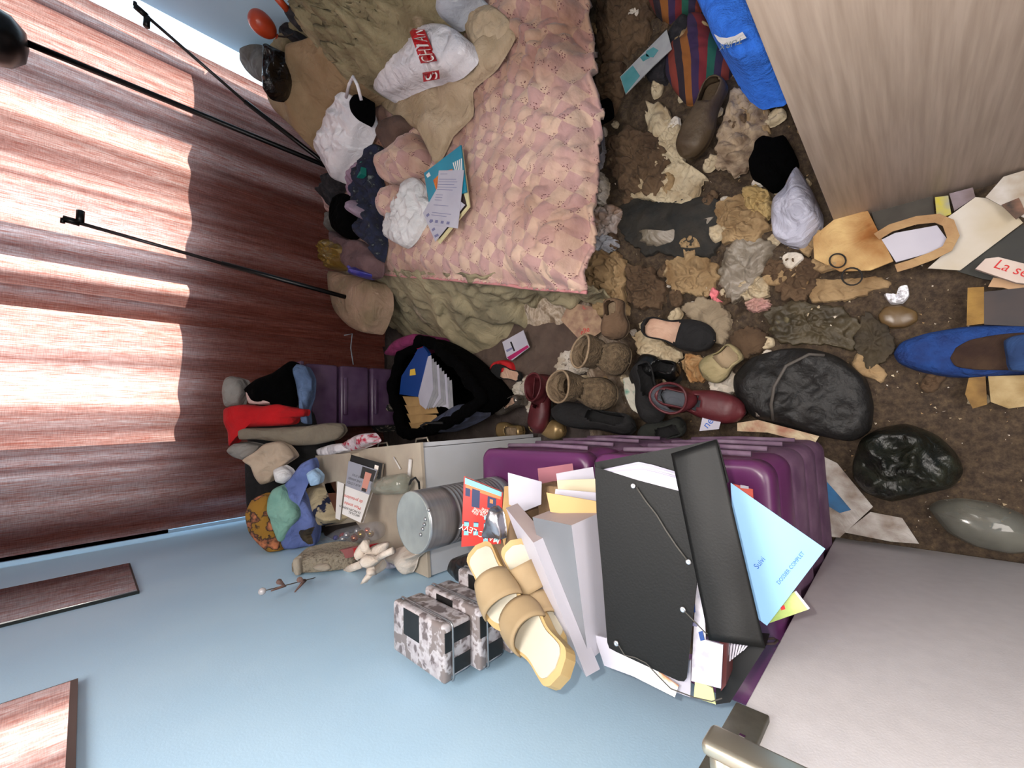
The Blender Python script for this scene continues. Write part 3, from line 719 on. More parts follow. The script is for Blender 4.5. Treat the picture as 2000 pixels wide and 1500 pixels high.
for k in range(5): mbx.slab([PZ(x, y, z_ + .0012) for x, y in ((884 + k * 4, 318 - k * 2), (886 + k * 4, 317 - k * 2), (891 + k * 3, 336), (889 + k * 3, 336))], .0005, lw)
mbx.slab([PZ(x, y, z_ + .0012) for x, y in ((832, 342), (838, 336), (841, 343), (835, 347))], .0005, lw)
mbx.build('magazine', None, 'teal magazine with an orange cover picture lying open to view on the quilt', 'magazine')
(mbx, pts), z_ = bsheet('m', '', '', [(858, 360), (908, 400), (850, 472), (826, 416)], PAP, .038, .002)
for x, y, w in ((832, 420, 5), (838, 432, 6), (843, 448, 5), (848, 460, 7)): mbx.slab([PZ(a, c, z_ + .001) for a, c in ((x, y), (x + w, y - 4), (x + w + 2, y), (x + 2, y + 4))], .0005, INK)
mbx.build('letter', None, 'white sheet lying skewed beneath the printed letter, logos along its edge', 'paper')
(mbx, pts), z_ = bsheet('m', '', '', [(857, 333), (906, 332), (894, 446), (847, 440)], PAP, .043, .002)
o, u, v, n, lu, lv = frame(*[PZ(x, y, z_) for x, y in ((857, 333), (906, 332), (847, 440))])
for k in range(17):
    if k in (1, 7, 11, 13, 14): continue
    mbx.quad(o, u, v, n, lu * .10, lv * (.06 + k * .047), lu * (.10 + (.3 if k in (0, 8, 9, 10) else .72 + .1 * math.sin(k * 3))), lv * (.06 + k * .047) + .0022, INK)
for k in range(4): mbx.quad(o, u, v, n, lu * (.08 + k * .24), lv * .90, lu * (.20 + k * .24), lv * .95, INK)
mbx.build('letter', None, 'printed white letter on top of the teal magazine', 'paper')
# clothes by the bed head
lump('shirt', 'navy garment with pale print heaped along the bed head', 'clothes', [(712, 290), (738, 282), (752, 300), (742, 340), (748, 372), (742, 420), (752, 470), (745, 512), (725, 480), (705, 462), (708, 420), (702, 380), (715, 340)], .09, F_navy, wr=.45, fr=22, seed=12, **K)
for i, (x, y) in enumerate(((728, 352), (712, 448), (735, 478), (725, 330))):
    pass
lump('shirt', 'black speckled blouse crumpled left of the deep black shape', 'clothes', [(640, 345), (668, 335), (680, 350), (662, 385), (660, 408), (645, 402), (638, 375)], .09, F_dark, wr=.3, fr=25, seed=13, **K)
lump('hat', 'deep black rounded shape lying among the clothes on the bed head', 'hat', [(664, 388), (680, 380), (698, 388), (704, 410), (704, 440), (698, 462), (684, 468), (668, 455), (658, 432), (660, 405)], .12, F_black, wr=.1, seed=14, **K)  # stand-in lump for a plain black patch of unknown kind
lump('scarf', 'lilac knitted scarf twisted beside the navy garment', 'scarf', [(690, 352), (702, 325), (718, 318), (722, 335), (708, 365), (695, 390), (686, 380)], .08, mat('lilac_knit', (.60, .50, .57), (.52, .42, .50), scale=30, rough=.9), wr=.2, seed=15, **K)
lump('sock', 'fluffy pale lilac sock lying on the navy garment', 'sock', [(708, 405), (718, 398), (728, 415), (730, 428), (720, 433), (712, 420)], .13, mat('lilac_fluff', (.66, .58, .64), rough=1, bump=.8, bscale=300, c2=(.6, .5, .58)), wr=.2, seed=16, **K)
lump('cloth', 'folded light grey cloth at the bed head beside the curtain', 'cloth', [(626, 428), (640, 414), (658, 415), (660, 440), (645, 452), (634, 445)], .07, F_grey, wr=.15, seed=17, **K)
lump('cloth', 'pink cloth strip dangling beside the grey folded cloth', 'cloth', [(633, 380), (645, 402), (652, 414), (640, 414), (632, 400)], .06, F_pink, wr=.15, seed=18, **K)
lump('trousers', 'brown mauve trousers folded by the bed corner under the amber pouch', 'clothes', [(652, 452), (680, 468), (705, 470), (735, 495), (745, 512), (742, 540), (720, 545), (690, 530), (670, 505), (655, 480)], .07, mat('mauve_brown_cloth', (.40, .30, .30), (.32, .23, .24), scale=10, rough=.9), wr=.3, fr=16, style='fold', seed=19, **K)
lump('pouch', 'clear amber plastic pouch at the bed corner nearest the curtain', 'bag', [(638, 485), (645, 470), (665, 472), (680, 485), (684, 505), (675, 526), (652, 528), (640, 510)], .10, mat('amber_clear_plastic', (.52, .42, .20), (.40, .30, .13), scale=14, rough=.12, alpha=.8, bump=.6, bscale=60), wr=.35, fr=22, style='plastic', seed=20, **K)
lump('wrapper', 'small blue and red plastic wrapper under the mauve trousers', 'wrapper', [(688, 520), (700, 518), (735, 538), (722, 546), (700, 540)], .09, mat('blue_red_wrapper', (.22, .20, .52), (.20, .22, .50), scale=30, c3=(.7, .1, .15), rough=.4), wr=.2, seed=21, **K)
lump('pillow', 'dirty cream pillow end with scribbles at the bed corner by the curtain', 'pillow', [(648, 530), (700, 540), (735, 552), (740, 600), (720, 650), (690, 640), (662, 610), (652, 570)], .07, mat('cream_ticking', (.60, .49, .41), (.44, .38, .28), scale=5, rough=.9), wr=.12, seed=22, z=.42, low=.10)
b = MB(); q_ = PZ(701, 331, .62); b.box(q_ - V((.035, .025, .03)), q_ + V((.035, .025, 0)), mat('teal_box', (.05, .42, .38), rough=.4)) ; b.build('small_box', label='tiny teal green box on the clothes at the bed head', cat='box')
lump('pouch', 'flat black shape half hidden beneath the pale pink carrier bag', 'bag', [(694, 205), (704, 188), (715, 192), (716, 225), (709, 240), (698, 228)], .05, F_black, wr=.05, seed=23, zf=lambda x, y: bz2(x, y) + .12, drape=False, low=.05)  # unidentified black patch given a soft body
# things at the far right corner, on a hidden heap
HB = lambda x, y: .62
lump('laundry_heap', 'dim heap of bedding in the far right corner under the black bin bag', 'laundry', [(530, 200), (532, 110), (560, 60), (600, 30), (640, 60), (640, 130), (600, 200)], .06, F_olive, z=.72, wr=.3, seed=24, low=.4)
lump('hat', 'round grey felt hat standing by the far wall behind the black bin bag', 'hat', [(476, 120), (478, 98), (500, 90), (520, 92), (530, 120), (524, 160), (505, 158), (488, 142)], .05, F_grey, z=.95, wr=.08, seed=25, low=.05)
b = MB()
pts = [PY(x, y, 2.30) for x, y in ((517, 92), (536, 96), (575, 118), (572, 170), (556, 188), (516, 178))]
patch(b, pts, (-.3, -.8, .5), .07, mat('black_bin_plastic', (.035, .025, .02), (.09, .06, .04), scale=20, rough=.25, bump=.5, bscale=40), wr=.35, fr=22, style='plastic', seed=26, low=.08)
b.build('bin_bag', None, 'black shiny bin bag in the far right corner below the orange balloon', 'bag')
sheet('photo_card', 'pale photo card standing against the heap in the far right corner', 'card', [(553, 80), (593, 70), (594, 92), (558, 108)], mat('card_print', (.58, .58, .62), (.20, .22, .25), scale=12, rough=.4), o=PZ(575, 90, .84), n=(-.2, -.8, .5), th=.003)
# orange balloon with string, and a second orange thing on a stick
bc = PX(513, 48, 2.0); bl = thing('balloon', 'orange balloon hanging by the blue wall in the far right corner', 'balloon', bc)
m_or = mat('orange_rubber', (.72, .26, .12), (.62, .20, .09), scale=6, rough=.35)
ax = (PX(545, 75, 2.0) - bc).normalized()
rb = (PX(487, 40, 2.0) - bc).length * 1.0
prof = [(rb * 1.0 * math.sin(math.pi * k / 16) ** .85 * (1 - .18 * (1 - math.cos(math.pi * k / 16)) / 2), -rb * 1.15 * math.cos(math.pi * k / 16)) for k in range(17)]
Mx = Matrix.Translation(bc) @ ax.to_track_quat('Z', 'Y').to_matrix().to_4x4()
b = MB(); b.lathe(prof, m_or, Mx, 32); b.lathe([(.002, rb * 1.12), (.012, rb * 1.24), (.014, rb * 1.28)], m_or, Mx, 12); b.build('rubber', bl)
b = MB(); b.tube([bc + ax * rb * 1.25, PX(556, 72, 2.0), PX(572, 66, 1.98)], .004, mat('dark_string', (.12, .08, .06))); b.build('string', bl)
st = thing('feather_duster', 'orange handled stick with a dark end leaning in the far right corner', 'duster', PX(560, 12, 2.0))
b = MB(); b.tube([PX(538, -8, 2.0), PX(562, 20, 2.0)], .016, m_or); b.build('handle', st)
b = MB(); b.tube([PX(560, 18, 2.0), PX(575, 32, 2.0), PX(590, 55, 1.95)], [.02, .034, .02], F_dark); b.build('head', st)
lump('cloth', 'dark crumpled cloth between the orange balloon and the heap', 'cloth', [(556, 62), (572, 48), (585, 62), (588, 80), (560, 86)], .04, F_dark, z=.86, seed=27, low=.1)
# lamp pole and two telescopic rods
blk = mat('black_steel', (.03, .028, .03), rough=.35, metal=.4)
gm = mat('grey_steel', (.25, .23, .23), rough=.35, metal=.5)
tp = PY(14, 68, 2.62); bt = PY(632, 322, 2.60)
lp = thing('floor_lamp', 'black floor lamp pole with round dark head rising behind the bed', 'lamp', (bt.x, bt.y, 0))
b = MB(); b.tube([V((bt.x - .01, bt.y, .02)), bt, tp], .014, blk); b.build('pole', lp)
hc = PY(-22, 66, 2.62); b = MB(); b.lathe([(.0, -.11), (.06, -.10), (.10, -.06), (.115, 0), (.10, .06), (.06, .10), (.0, .11)], blk, Matrix.Translation(hc), 32); b.build('lamp_head', lp)
b = MB(); b.lathe([(.13, 0), (.13, .02), (.02, .03)], blk, Matrix.Translation((bt.x - .01, bt.y, 0)), 32); b.build('lamp_base', lp)
def rod(top, mid, bot, y, label, clip):
    a, c, d = PY(*top, y), PY(*mid, y - .02), PY(*bot, y - .04)
    t = thing('telescopic_rod', label, 'rod', (d.x, d.y, .5)) 
    b = MB(); b.tube([a, c], .008, gm); b.build('upper_tube', t)
    e = d + (d - c).normalized() * .25
    b = MB(); b.tube([c, d, e], .013, blk); b.build('lower_tube', t)
    s = (a - c).normalized(); w = V((1, 0, 0)) if clip > 0 else V((-1, 0, 0))
    b = MB(); b.tube([a + s * .05, a], .014, blk); b.tube([a, a + w * .055], .014, blk); b.tube([a + s * .05, a + s * .05 - w * .02], .008, blk); b.build('clip', t)
rod((287, 32), (478, 198), (618, 306), 2.55, 'thin grey telescopic rod leaning across the bright gap by the right wall', -1)
rod((156, 436), (432, 514), (645, 572), 2.50, 'thin grey telescopic rod standing before the middle of the curtains', 1)
# ================================================================== shoes and litter on the floor
def G(x, y): return ground(x, y) + .008
KG = dict(zf=G)
def f_w(s, toe=.16, heel=.72):
    w = heel + (1 - heel) * sm(.25, .68, s)
    w *= 1 - .10 * math.exp(-((s - .38) / .14) ** 2)
    if s < .12: w *= math.sqrt(max(0, 1 - ((.12 - s) / .12) ** 2))
    if s > 1 - toe * 1.9: t = (s - (1 - toe * 1.9)) / (toe * 1.9); w *= math.sqrt(max(0, 1 - t ** 2.3))
    return max(w, .02)
def gpt(px, py, lift=0):
    return pxz([(px, py)], .1, G)[0] + V((0, 0, lift - .002))
def shoe(name, label, heel, toe, W, mu, mi, ms, hh=.055, th=.04, op=(.05, .56), shaft=0, roll=0, cat='shoe', soleth=.012, lift=0, z=None, group=None, heelblock=0, a0=.9, tilt=0, flip=False, extra=None, lab2=None, nb=None):
    A = gpt(*heel, lift) if z is None else PZ(*heel, z); B = gpt(*toe, lift) if z is None else PZ(*toe, z)
    if z is None: zz = max(A.z, B.z); A.z = B.z = zz
    d = B - A; L_ = d.length; rot = d.normalized()
    xa = rot; za = V((0, 0, 1)); ya = za.cross(xa).normalized(); za = xa.cross(ya)
    M3 = Matrix((xa, ya, za)).transposed().to_4x4()
    M_ = Matrix.Translation(A) @ M3 @ Matrix.Rotation(math.radians(tilt), 4, 'Y') @ Matrix.Rotation(math.radians(roll), 4, 'X')
    if roll: M_ = Matrix.Translation(V((0, 0, abs(math.sin(math.radians(roll))) * W * .45))) @ M_
    t = thing(name, label, cat, A, group)
    NS, NA = 30, 18
    # sole
    b = MB(); top = []; bot = []
    ss = [i / NS for i in range(NS + 1)]
    lo = []
    hb = lambda s: heelblock * sm(.55, .25, s)
    ring = [(s, 1) for s in ss] + [(s, -1) for s in ss[::-1]]
    vs = [M_ @ V((s * L_, k * W / 2 * f_w(s) * 1.03, soleth + hb(s))) for s, k in ring] + [M_ @ V((s * L_, k * W / 2 * f_w(s) * 1.0, (hb(s) * (0 if s < .24 else 1)))) for s, k in ring]
    n = len(ring); b.add(vs, [(i, (i + 1) % n, n + (i + 1) % n, n + i) for i in range(n)], ms)
    for o_ in (0, n):
        for i in range(NS): b.add([], [], ms); b.f.append([len(b.v) - 2 * n + o_ + q for q in (i, i + 1, n - 2 - i, n - 1 - i)]); b.fm.append(b.mi(ms)); b.fs.append(False)
    b.build('sole', t)
    # upper
    b = MB(); vs = []
    H = lambda s: (hh + (th - hh) * sm(.1, .62, s)) * (1 - .55 * sm(.85, 1, s)) * (1 if s > .03 else .8)
    for s in ss:
        for k in range(NA + 1):
            a = math.pi * k / NA; w = W / 2 * f_w(s); bul = 1.02 + .05 * math.sin(a)
            vs.append(M_ @ V((s * L_, w * bul * math.copysign(abs(math.cos(a)) ** .8, math.cos(a)), soleth + hb(s) + H(s) * math.sin(a) ** .62)))
    fs = []
    for i in range(NS):
        for k in range(NA):
            s = (i + .5) / NS; a = math.pi * (k + .5) / NA
            mid = (op[0] + op[1]) / 2; half = (op[1] - op[0]) / 2; q = (s - mid) / half
            if abs(q) < 1 and abs(a - math.pi / 2) < (math.pi / 2 - a0) * math.sqrt(1 - q ** 4): continue
            a_ = i * (NA + 1) + k; fs.append((a_, a_ + 1, a_ + NA + 2, a_ + NA + 1))
    b.add(vs, fs, mu, True); up = b.build('upper', t, solid=.004)
    b = MB(); vs = [M_ @ V((s * L_, k * W / 2 * f_w(s) * .93, soleth + hb(s) + .004)) for s, k in ring]
    b.add(vs, [(i, i + 1, n - 2 - i, n - 1 - i) for i in range(NS)], mi); b.build('insole', t, label=lab2)
    if shaft:
        b = MB(); rings = 12; seg = 24; vs = []
        for r in range(rings + 1):
            q = r / rings; zc_ = soleth + hb(.2) + hh * .55 + shaft * q
            cx = L_ * (.27 - .04 * q)
            for k in range(seg):
                a = 2 * math.pi * k / seg; fl = 1 + .12 * q + .05 * math.sin(3 * a + q * 5)
                vs.append(M_ @ V((cx + L_ * .20 * fl * math.cos(a) * (1.15 - .15 * q), W * .46 * fl * math.sin(a), zc_ + .006 * math.sin(2 * a) * q)))
        b.add(vs, [(r * seg + k, r * seg + (k + 1) % seg, (r + 1) * seg + (k + 1) % seg, (r + 1) * seg + k) for r in range(rings) for k in range(seg)], mu, True)
        b.build('shaft', t, solid=.005)
        b = MB(); c_ = len(vs) - seg; rim = [vs[c_ + k] for k in range(seg)]; b.tube(rim, .0045, mu if mi is L_grey else mi, 8, closed=True); b.build('lining_rim', t)
        b = MB(); vs2 = [V(v) for v in vs]
        inn = []
        for r in range(rings + 1):
            cc = sum((vs[r * seg + k] for k in range(seg)), V((0, 0, 0))) / seg
            inn += [cc + (vs[r * seg + k] - cc) * .93 for k in range(seg)]
        b.add(inn, [(r * seg + k, r * seg + (k + 1) % seg, (r + 1) * seg + (k + 1) % seg, (r + 1) * seg + k) for r in range(rings) for k in range(seg)], mi, True); b.build('lining', t)
    return t, M_, L_
L_black = mat('black_suede', (.045, .043, .047), (.07, .065, .07), scale=40, rough=.9)
L_blk2 = mat('black_leather', (.05, .05, .052), rough=.35, bump=.3, bscale=60)
L_burg = mat('burgundy_leather', (.34, .12, .14), (.28, .09, .11), scale=14, rough=.5, bump=.2)
L_in = mat('beige_insole', (.78, .64, .55), (.72, .57, .48), scale=20, rough=.9)
L_tan = mat('tan_fleece', (.58, .50, .40), (.50, .42, .33), scale=18, rough=1, bump=.5, bscale=80)
L_knit = mat('brown_knit', (.44, .37, .28), (.33, .27, .20), scale=60, rough=1, bump=1, bscale=120, stretch=(1, 1, 1))
L_sole = mat('dark_rubber', (.10, .09, .08), rough=.8)
L_bei = mat('moss_stained_beige', (.62, .56, .42), (.50, .46, .32), scale=14, rough=.9)
L_mud = mat('mud_brown_leather', (.26, .20, .13), (.34, .28, .20), scale=12, rough=.6, bump=.4)
L_grey = mat('grey_lining', (.35, .36, .39), rough=.9)
shoe('loafer', 'black suede loafer with a pink beige insole lying open on the litter', (1270, 640), (1404, 668), .105, L_black, L_in, L_sole, hh=.045, th=.045, op=(.05, .58), a0=.30, lift=.03, lab2='pale pink beige insole')
shoe('ankle_boot', 'burgundy ankle boot standing with its grey lined opening toward the black loafer', (1302, 770), (1466, 806), .10, L_burg, L_grey, L_sole, hh=.07, th=.055, shaft=.05, lift=.04)
shoe('ankle_boot', 'burgundy ankle boot tipped toe down beside the white paper scraps', (1094, 735), (1070, 845), .115, L_burg, L_burg, L_sole, hh=.075, th=.055, shaft=.05, roll=12, lift=.05)
shoe('slipper_boot', 'brown knitted slipper boot with fleece top, upper one of the two open ones', (1180, 690), (1246, 712), .125, L_knit, L_tan, L_tan, hh=.10, th=.09, shaft=.10, lift=.06)
shoe('slipper_boot', 'brown knitted slipper boot with fleece top, below and left of its twin', (1140, 752), (1222, 778), .125, L_knit, L_tan, L_tan, hh=.09, th=.08, shaft=.09, lift=.06)
shoe('slipper', 'brown felt slipper standing on end above the two knitted slipper boots', (1218, 592), (1222, 668), .10, mat('felt_brown', (.42, .33, .25), (.35, .27, .2), scale=12, rough=1), L_tan, L_tan, hh=.06, th=.06, lift=.05, op=(.08, .42))
shoe('heeled_boot', 'black leather ankle boot with a shiny heel, left of the loafer', (1338, 742), (1248, 712), .085, L_blk2, L_black, L_sole, hh=.06, th=.045, shaft=.0, lift=.0, heelblock=.03, roll=20)
shoe('heeled_boot', 'black suede boot lying toe down between the knitted boots and the burgundy one', (1252, 722), (1292, 828), .095, L_black, L_black, L_sole, hh=.07, th=.05, shaft=.0, lift=.02, roll=-40, heelblock=.03)
shoe('flat_shoe', 'black suede flat lying on its side beside the purple drawers', (1258, 838), (1112, 806), .10, L_black, L_black, L_sole, hh=.06, th=.05, lift=.04, roll=30, op=(.06, .5))
shoe('flat_shoe', 'dark green black shoe showing its sole by the purple drawers', (1350, 824), (1262, 852), .085, mat('dark_green_suede', (.10, .11, .09), rough=.95), L_black, L_sole, hh=.05, th=.04, lift=.03, roll=-20)
shoe('flat_shoe', 'black pump peeking out beside the silver sandals', (995, 757), (934, 810), .08, L_blk2, L_black, L_sole, hh=.05, th=.04, lift=.04)
shoe('slipper', 'moss stained beige slipper lying at the toe of the black loafer', (1448, 684), (1384, 738), .095, L_bei, mat('pale_stained_insole', (.62, .54, .43), rough=.9), L_bei, hh=.04, th=.045, lift=.02, op=(.06, .5), a0=.5)
shoe('walking_shoe', 'muddy brown shoe lying near the striped bag', (1412, 172), (1348, 318), .105, L_mud, L_mud, L_mud, hh=.05, th=.05, lift=.02, op=(.02, .34))
shoe('slide_sandal', 'small sandal with a beige insole beneath the red bow', (1030, 738), (972, 722), .07, L_black, L_in, L_black, hh=.02, th=.02, op=(.02, .6), a0=.15, lift=.035)
GLD = mat('gold_leather', (.62, .52, .36), (.52, .43, .28), scale=16, rough=.35, metal=.5, bump=.2)
SLV = mat('silver_leather', (.50, .47, .44), (.40, .37, .34), scale=10, rough=.25, metal=.7, bump=.3)
shoe('sandal', 'silver strappy sandal beside the white paper near the dresser', (1040, 780), (975, 800), .08, SLV, L_in, SLV, hh=.05, th=.03, lift=.03, heelblock=.03)
shoe('sandal', 'dull gold sandal lying against the top of the dresser side', (1036, 842), (985, 838), .08, GLD, L_tan, GLD, hh=.04, th=.035, lift=.04)
shoe('sandal', 'gold wrinkled shoe under the toe of the burgundy boot', (1052, 830), (1114, 842), .085, GLD, L_tan, GLD, hh=.04, th=.045, lift=.03, op=(.05, .4))
lump('bow', 'bright red fabric bow on the bare board beside the small sandal', 'bow', [(961, 720), (968, 708), (985, 703), (1000, 708), (1005, 722), (995, 738), (975, 738), (962, 732)], .04, mat('red_cloth', (.68, .05, .08), rough=.8), wr=.4, fr=30, seed=31, z=.04)
# black backpack and friends
Bk = mat('black_nylon', (.05, .045, .042), (.10, .09, .08), scale=26, rough=.6, bump=.5, bscale=60, lo=.5, hi=.75)
pl = [(1440, 770), (1438, 735), (1470, 700), (1530, 682), (1590, 682), (1640, 698), (1690, 738), (1706, 790), (1700, 840), (1665, 862), (1600, 850), (1520, 828), (1475, 815)]
bp_ = lump('backpack', 'black nylon backpack with a zip and grey piping lying on the litter', 'backpack', pl, .10, Bk, wr=.22, fr=12, flat=.25, seed=40, **KG)
pip = mat('grey_piping', (.30, .28, .26), rough=.7)
def on_g(px, py, h): p = gpt(px, py); return PZ(px, py, G(p.x, p.y) + h)
b = MB(); b.tube([on_g(x, y, h) for x, y, h in ((1510, 820, .085), (1506, 790, .115), (1512, 755, .12), (1535, 715, .11), (1580, 692, .08), (1610, 694, .07))], .0045, pip); b.build('piping', bp_)
b = MB(); b.tube([on_g(x, y, h) for x, y, h in ((1445, 730, .06), (1452, 765, .08), (1465, 790, .08), (1482, 808, .07))], .005, mat('blue_cord', (.22, .40, .66), rough=.6)); b.build('blue_trim', bp_, label='blue edge trim')
b = MB(); q_ = on_g(1480, 806, .085); b.box(q_ - V((.012, .006, .003)), q_ + V((.012, .006, .003)), SLV, .002); b.build('zip_pull', bp_)
lump('bin_bag', 'dark green black plastic sack lying between the backpack and the door', 'bag', [(1665, 905), (1680, 860), (1715, 838), (1770, 828), (1830, 850), (1868, 885), (1882, 920), (1860, 950), (1800, 965), (1740, 978), (1690, 960), (1668, 935)], .10, mat('green_black_plastic', (.07, .08, .06), (.16, .17, .13), scale=18, rough=.3, bump=.6, bscale=40, lo=.45, hi=.7), wr=.3, fr=18, style='plastic', seed=41, **KG)
gt = mat('clear_grimy_plastic', (.52, .52, .48), (.40, .40, .37), scale=12, rough=.1, spec=.9, alpha=.55)
gy = lump('plastic_dome', 'clear grimy oval plastic cover lying by the foot of the door', 'cover', [(1815, 995), (1835, 980), (1880, 976), (1940, 985), (1995, 1005), (2040, 1040), (2030, 1075), (1975, 1082), (1905, 1068), (1850, 1040)], .06, gt, wr=.03, seed=42, flat=.5, **KG)
# blue cloth bag with its dark mouth
blu = mat('royal_blue_cloth', (.07, .24, .50), (.04, .16, .38), scale=24, rough=.85, bump=.5, bscale=120)
bb = lump('cloth_bag', 'royal blue pointed cloth bag lying open at the bottom of the litter', 'bag', [(1745, 690), (1760, 668), (1805, 652), (1870, 640), (1940, 634), (2010, 630), (2080, 640), (2080, 725), (2010, 730), (1920, 738), (1840, 735), (1785, 722), (1755, 708)], .055, blu, wr=.10, fr=14, seed=43, **KG)
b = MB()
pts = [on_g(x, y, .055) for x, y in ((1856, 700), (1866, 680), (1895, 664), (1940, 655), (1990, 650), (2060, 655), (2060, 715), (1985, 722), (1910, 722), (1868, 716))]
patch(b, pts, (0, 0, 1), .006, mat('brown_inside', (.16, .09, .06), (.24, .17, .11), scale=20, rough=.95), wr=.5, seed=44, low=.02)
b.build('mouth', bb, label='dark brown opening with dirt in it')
b = MB()
pts = [on_g(x, y, .07) for x, y in ((1965, 695), (1962, 665), (1985, 655), (2060, 650), (2060, 722), (1975, 724))]
patch(b, pts, (0, 0, 1), .02, mat('faded_blue_cloth', (.14, .26, .44), (.10, .2, .36), scale=20, rough=.9), wr=.3, seed=45, low=.02)
b.build('tongue', bb)
# white bag and black shape by the wardrobe
lump('plastic_bag', 'pale grey white plastic bag wedged under the wardrobe corner', 'bag', [(1508, 425), (1512, 395), (1535, 370), (1552, 335), (1560, 330), (1585, 370), (1605, 415), (1606, 440), (1592, 462), (1570, 484), (1540, 480), (1512, 462)], .09, mat('pale_grey_plastic', (.72, .72, .78), (.64, .64, .70), scale=6, rough=.35, bump=.2), wr=.35, fr=22, style='fold', fold=V((.8, .5, 0)), seed=46, **KG)
lump('black_shape', 'deep black scalloped shape lying beside the wardrobe edge', 'hat', [(1478, 282), (1495, 270), (1515, 275), (1535, 270), (1545, 285), (1560, 318), (1552, 345), (1538, 350), (1528, 368), (1508, 374), (1492, 362), (1470, 348), (1464, 322), (1474, 300)], .08, F_black, wr=.04, seed=47, rag=.02, **KG)  # unidentified pure black outline, built as a low lump
lump('strap', 'flat black shape poking out from the foot of the quilt', 'strap', [(1145, 212), (1188, 190), (1195, 222), (1186, 232), (1148, 248), (1143, 230)], .02, F_black, wr=.05, seed=48, **dict(zf=lambda x, y: G(x, y) + .06))  # another unidentified black patch, built as a thin lump
# towel, striped bag, patterned card ...
tw = lump('towel', 'bright blue towel with a white lettered band beside the wardrobe', 'towel', [(1355, -30), (1370, 20), (1385, 50), (1396, 80), (1420, 110), (1445, 124), (1466, 118), (1500, 100), (1440, -40)], .06, mat('bright_blue_terry', (.20, .46, .88), (.16, .40, .80), scale=40, rough=1, bump=.5, bscale=200), wr=.10, seed=49, z=.38, low=.25)
b = MB(); prev = None; vs = []; fs = []
band = [((1394, 66), (1402, 80)), ((1406, 73), (1410, 87)), ((1420, 74), (1424, 87)), ((1436, 70), (1440, 82)), ((1450, 62), (1458, 74))]
for (a_, c_) in band: vs += [PZ(*a_, .452), PZ(*c_, .452)]
b.add(vs, [(2 * i, 2 * i + 2, 2 * i + 3, 2 * i + 1) for i in range(4)], F_white); 
o_ = PZ(1452, 73, .453); u_ = (PZ(1412, 86, .453) - o_).normalized(); v_ = V((0, 0, 1)).cross(u_); v_ = v_ if (PZ(1440, 60, .453) - o_).dot(v_) > 0 else -v_
b.text('TURX', o_, -u_ if False else u_, v_, .022, mat('grey_letters', (.45, .5, .5)), n=V((0, 0, 1)))
b.build('band', tw, label='white band with grey letters')
def smat(name, cols, scale, rot):
    m = bpy.data.materials.new(name); m.use_nodes = True; nt = m.node_tree; N = nt.nodes; L = nt.links; b = N['Principled BSDF']; b.inputs['Roughness'].default_value = .95
    tc = N.new('ShaderNodeTexCoord'); mp = N.new('ShaderNodeMapping'); mp.inputs['Rotation'].default_value = (0, 0, math.radians(rot)); L.new(tc.outputs['Object'], mp.inputs[0])
    w = N.new('ShaderNodeTexWave'); w.wave_profile = 'SAW'; w.inputs['Scale'].default_value = scale; w.inputs['Distortion'].default_value = 7; w.inputs['Detail'].default_value = 1; L.new(mp.outputs[0], w.inputs[0])
    r = N.new('ShaderNodeValToRGB'); r.color_ramp.interpolation = 'CONSTANT'; L.new(w.outputs[0], r.inputs[0]); e = r.color_ramp.elements
    e[0].position = 0; e[0].color = (*S(cols[0]), 1); e[1].position = 1 / len(cols); e[1].color = (*S(cols[1]), 1)
    for i, c in enumerate(cols[2:]): q = e.new((i + 2) / len(cols)); q.color = (*S(c), 1)
    L.new(r.outputs[0], b.inputs['Base Color']); return m
stp = smat('striped_weave', [(.42, .12, .14), (.10, .32, .26), (.16, .12, .22), (.45, .18, .14), (.14, .10, .14), (.50, .30, .12), (.20, .13, .26)], 1.6, 70)
lump('woven_bag', 'multicoloured striped woven bag lying beside the blue towel', 'bag', [(1300, 120), (1310, 90), (1345, 60), (1350, 30), (1375, 30), (1395, 75), (1430, 120), (1425, 145), (1400, 165), (1370, 195), (1340, 202), (1315, 175), (1302, 150)], .06, stp, wr=.2, fr=12, seed=50, **KG)
lump('scarf', 'striped dark multicoloured scarf at the top edge above the woven bag', 'scarf', [(1268, -10), (1360, -20), (1365, 20), (1330, 30), (1300, 42), (1278, 25)], .06, stp, wr=.3, fr=16, seed=51, **KG)
lump('pouch', 'black cloth pouch between the patterned card and the woven bag', 'bag', [(1262, 150), (1285, 120), (1300, 100), (1312, 60), (1335, 28), (1350, 40), (1345, 75), (1310, 105), (1300, 160), (1275, 160)], .045, F_dark, wr=.2, seed=52, **KG)
def gsheet(name, label, cat, pl, m, lift=.03, th=.003, curl=.0, seed=0, build=True, ms=None, group=None):
    zz = sum(gpt(x, y).z for x, y in pl) / len(pl) + lift
    if build and curl and len(pl) == 4: return sheet(name, label, cat, pl, m, z=zz, th=th, curl=curl, seed=seed, group=group)
    r = sheet(name, label, cat, pl, m, z=zz, th=th, build=False, ms=ms)
    return r[0].build(name, None, label, cat, group) if build else (r[0], zz)
mb_, z_ = gsheet('c', '', '', [(1211, 150), (1265, 95), (1302, 58), (1312, 95), (1275, 130), (1222, 184)], mat('teal_white_card', (.62, .62, .62), (.56, .56, .57), scale=20, rough=.7), .06, build=False)
tl = mat('teal_print', (.22, .46, .48), (.30, .52, .54), scale=15, rough=.7)
for q in ([(1212, 150), (1236, 128), (1250, 148), (1222, 183)], [(1262, 100), (1276, 92), (1286, 98), (1276, 112), (1262, 110)], [(1250, 112), (1262, 104), (1270, 112), (1256, 120)]): mb_.slab([PZ(x, y, z_ + .001) for x, y in q], .0006, tl)
mb_.build('card', None, 'grey and teal patterned card lying above the bare heap near the woven bag', 'card')
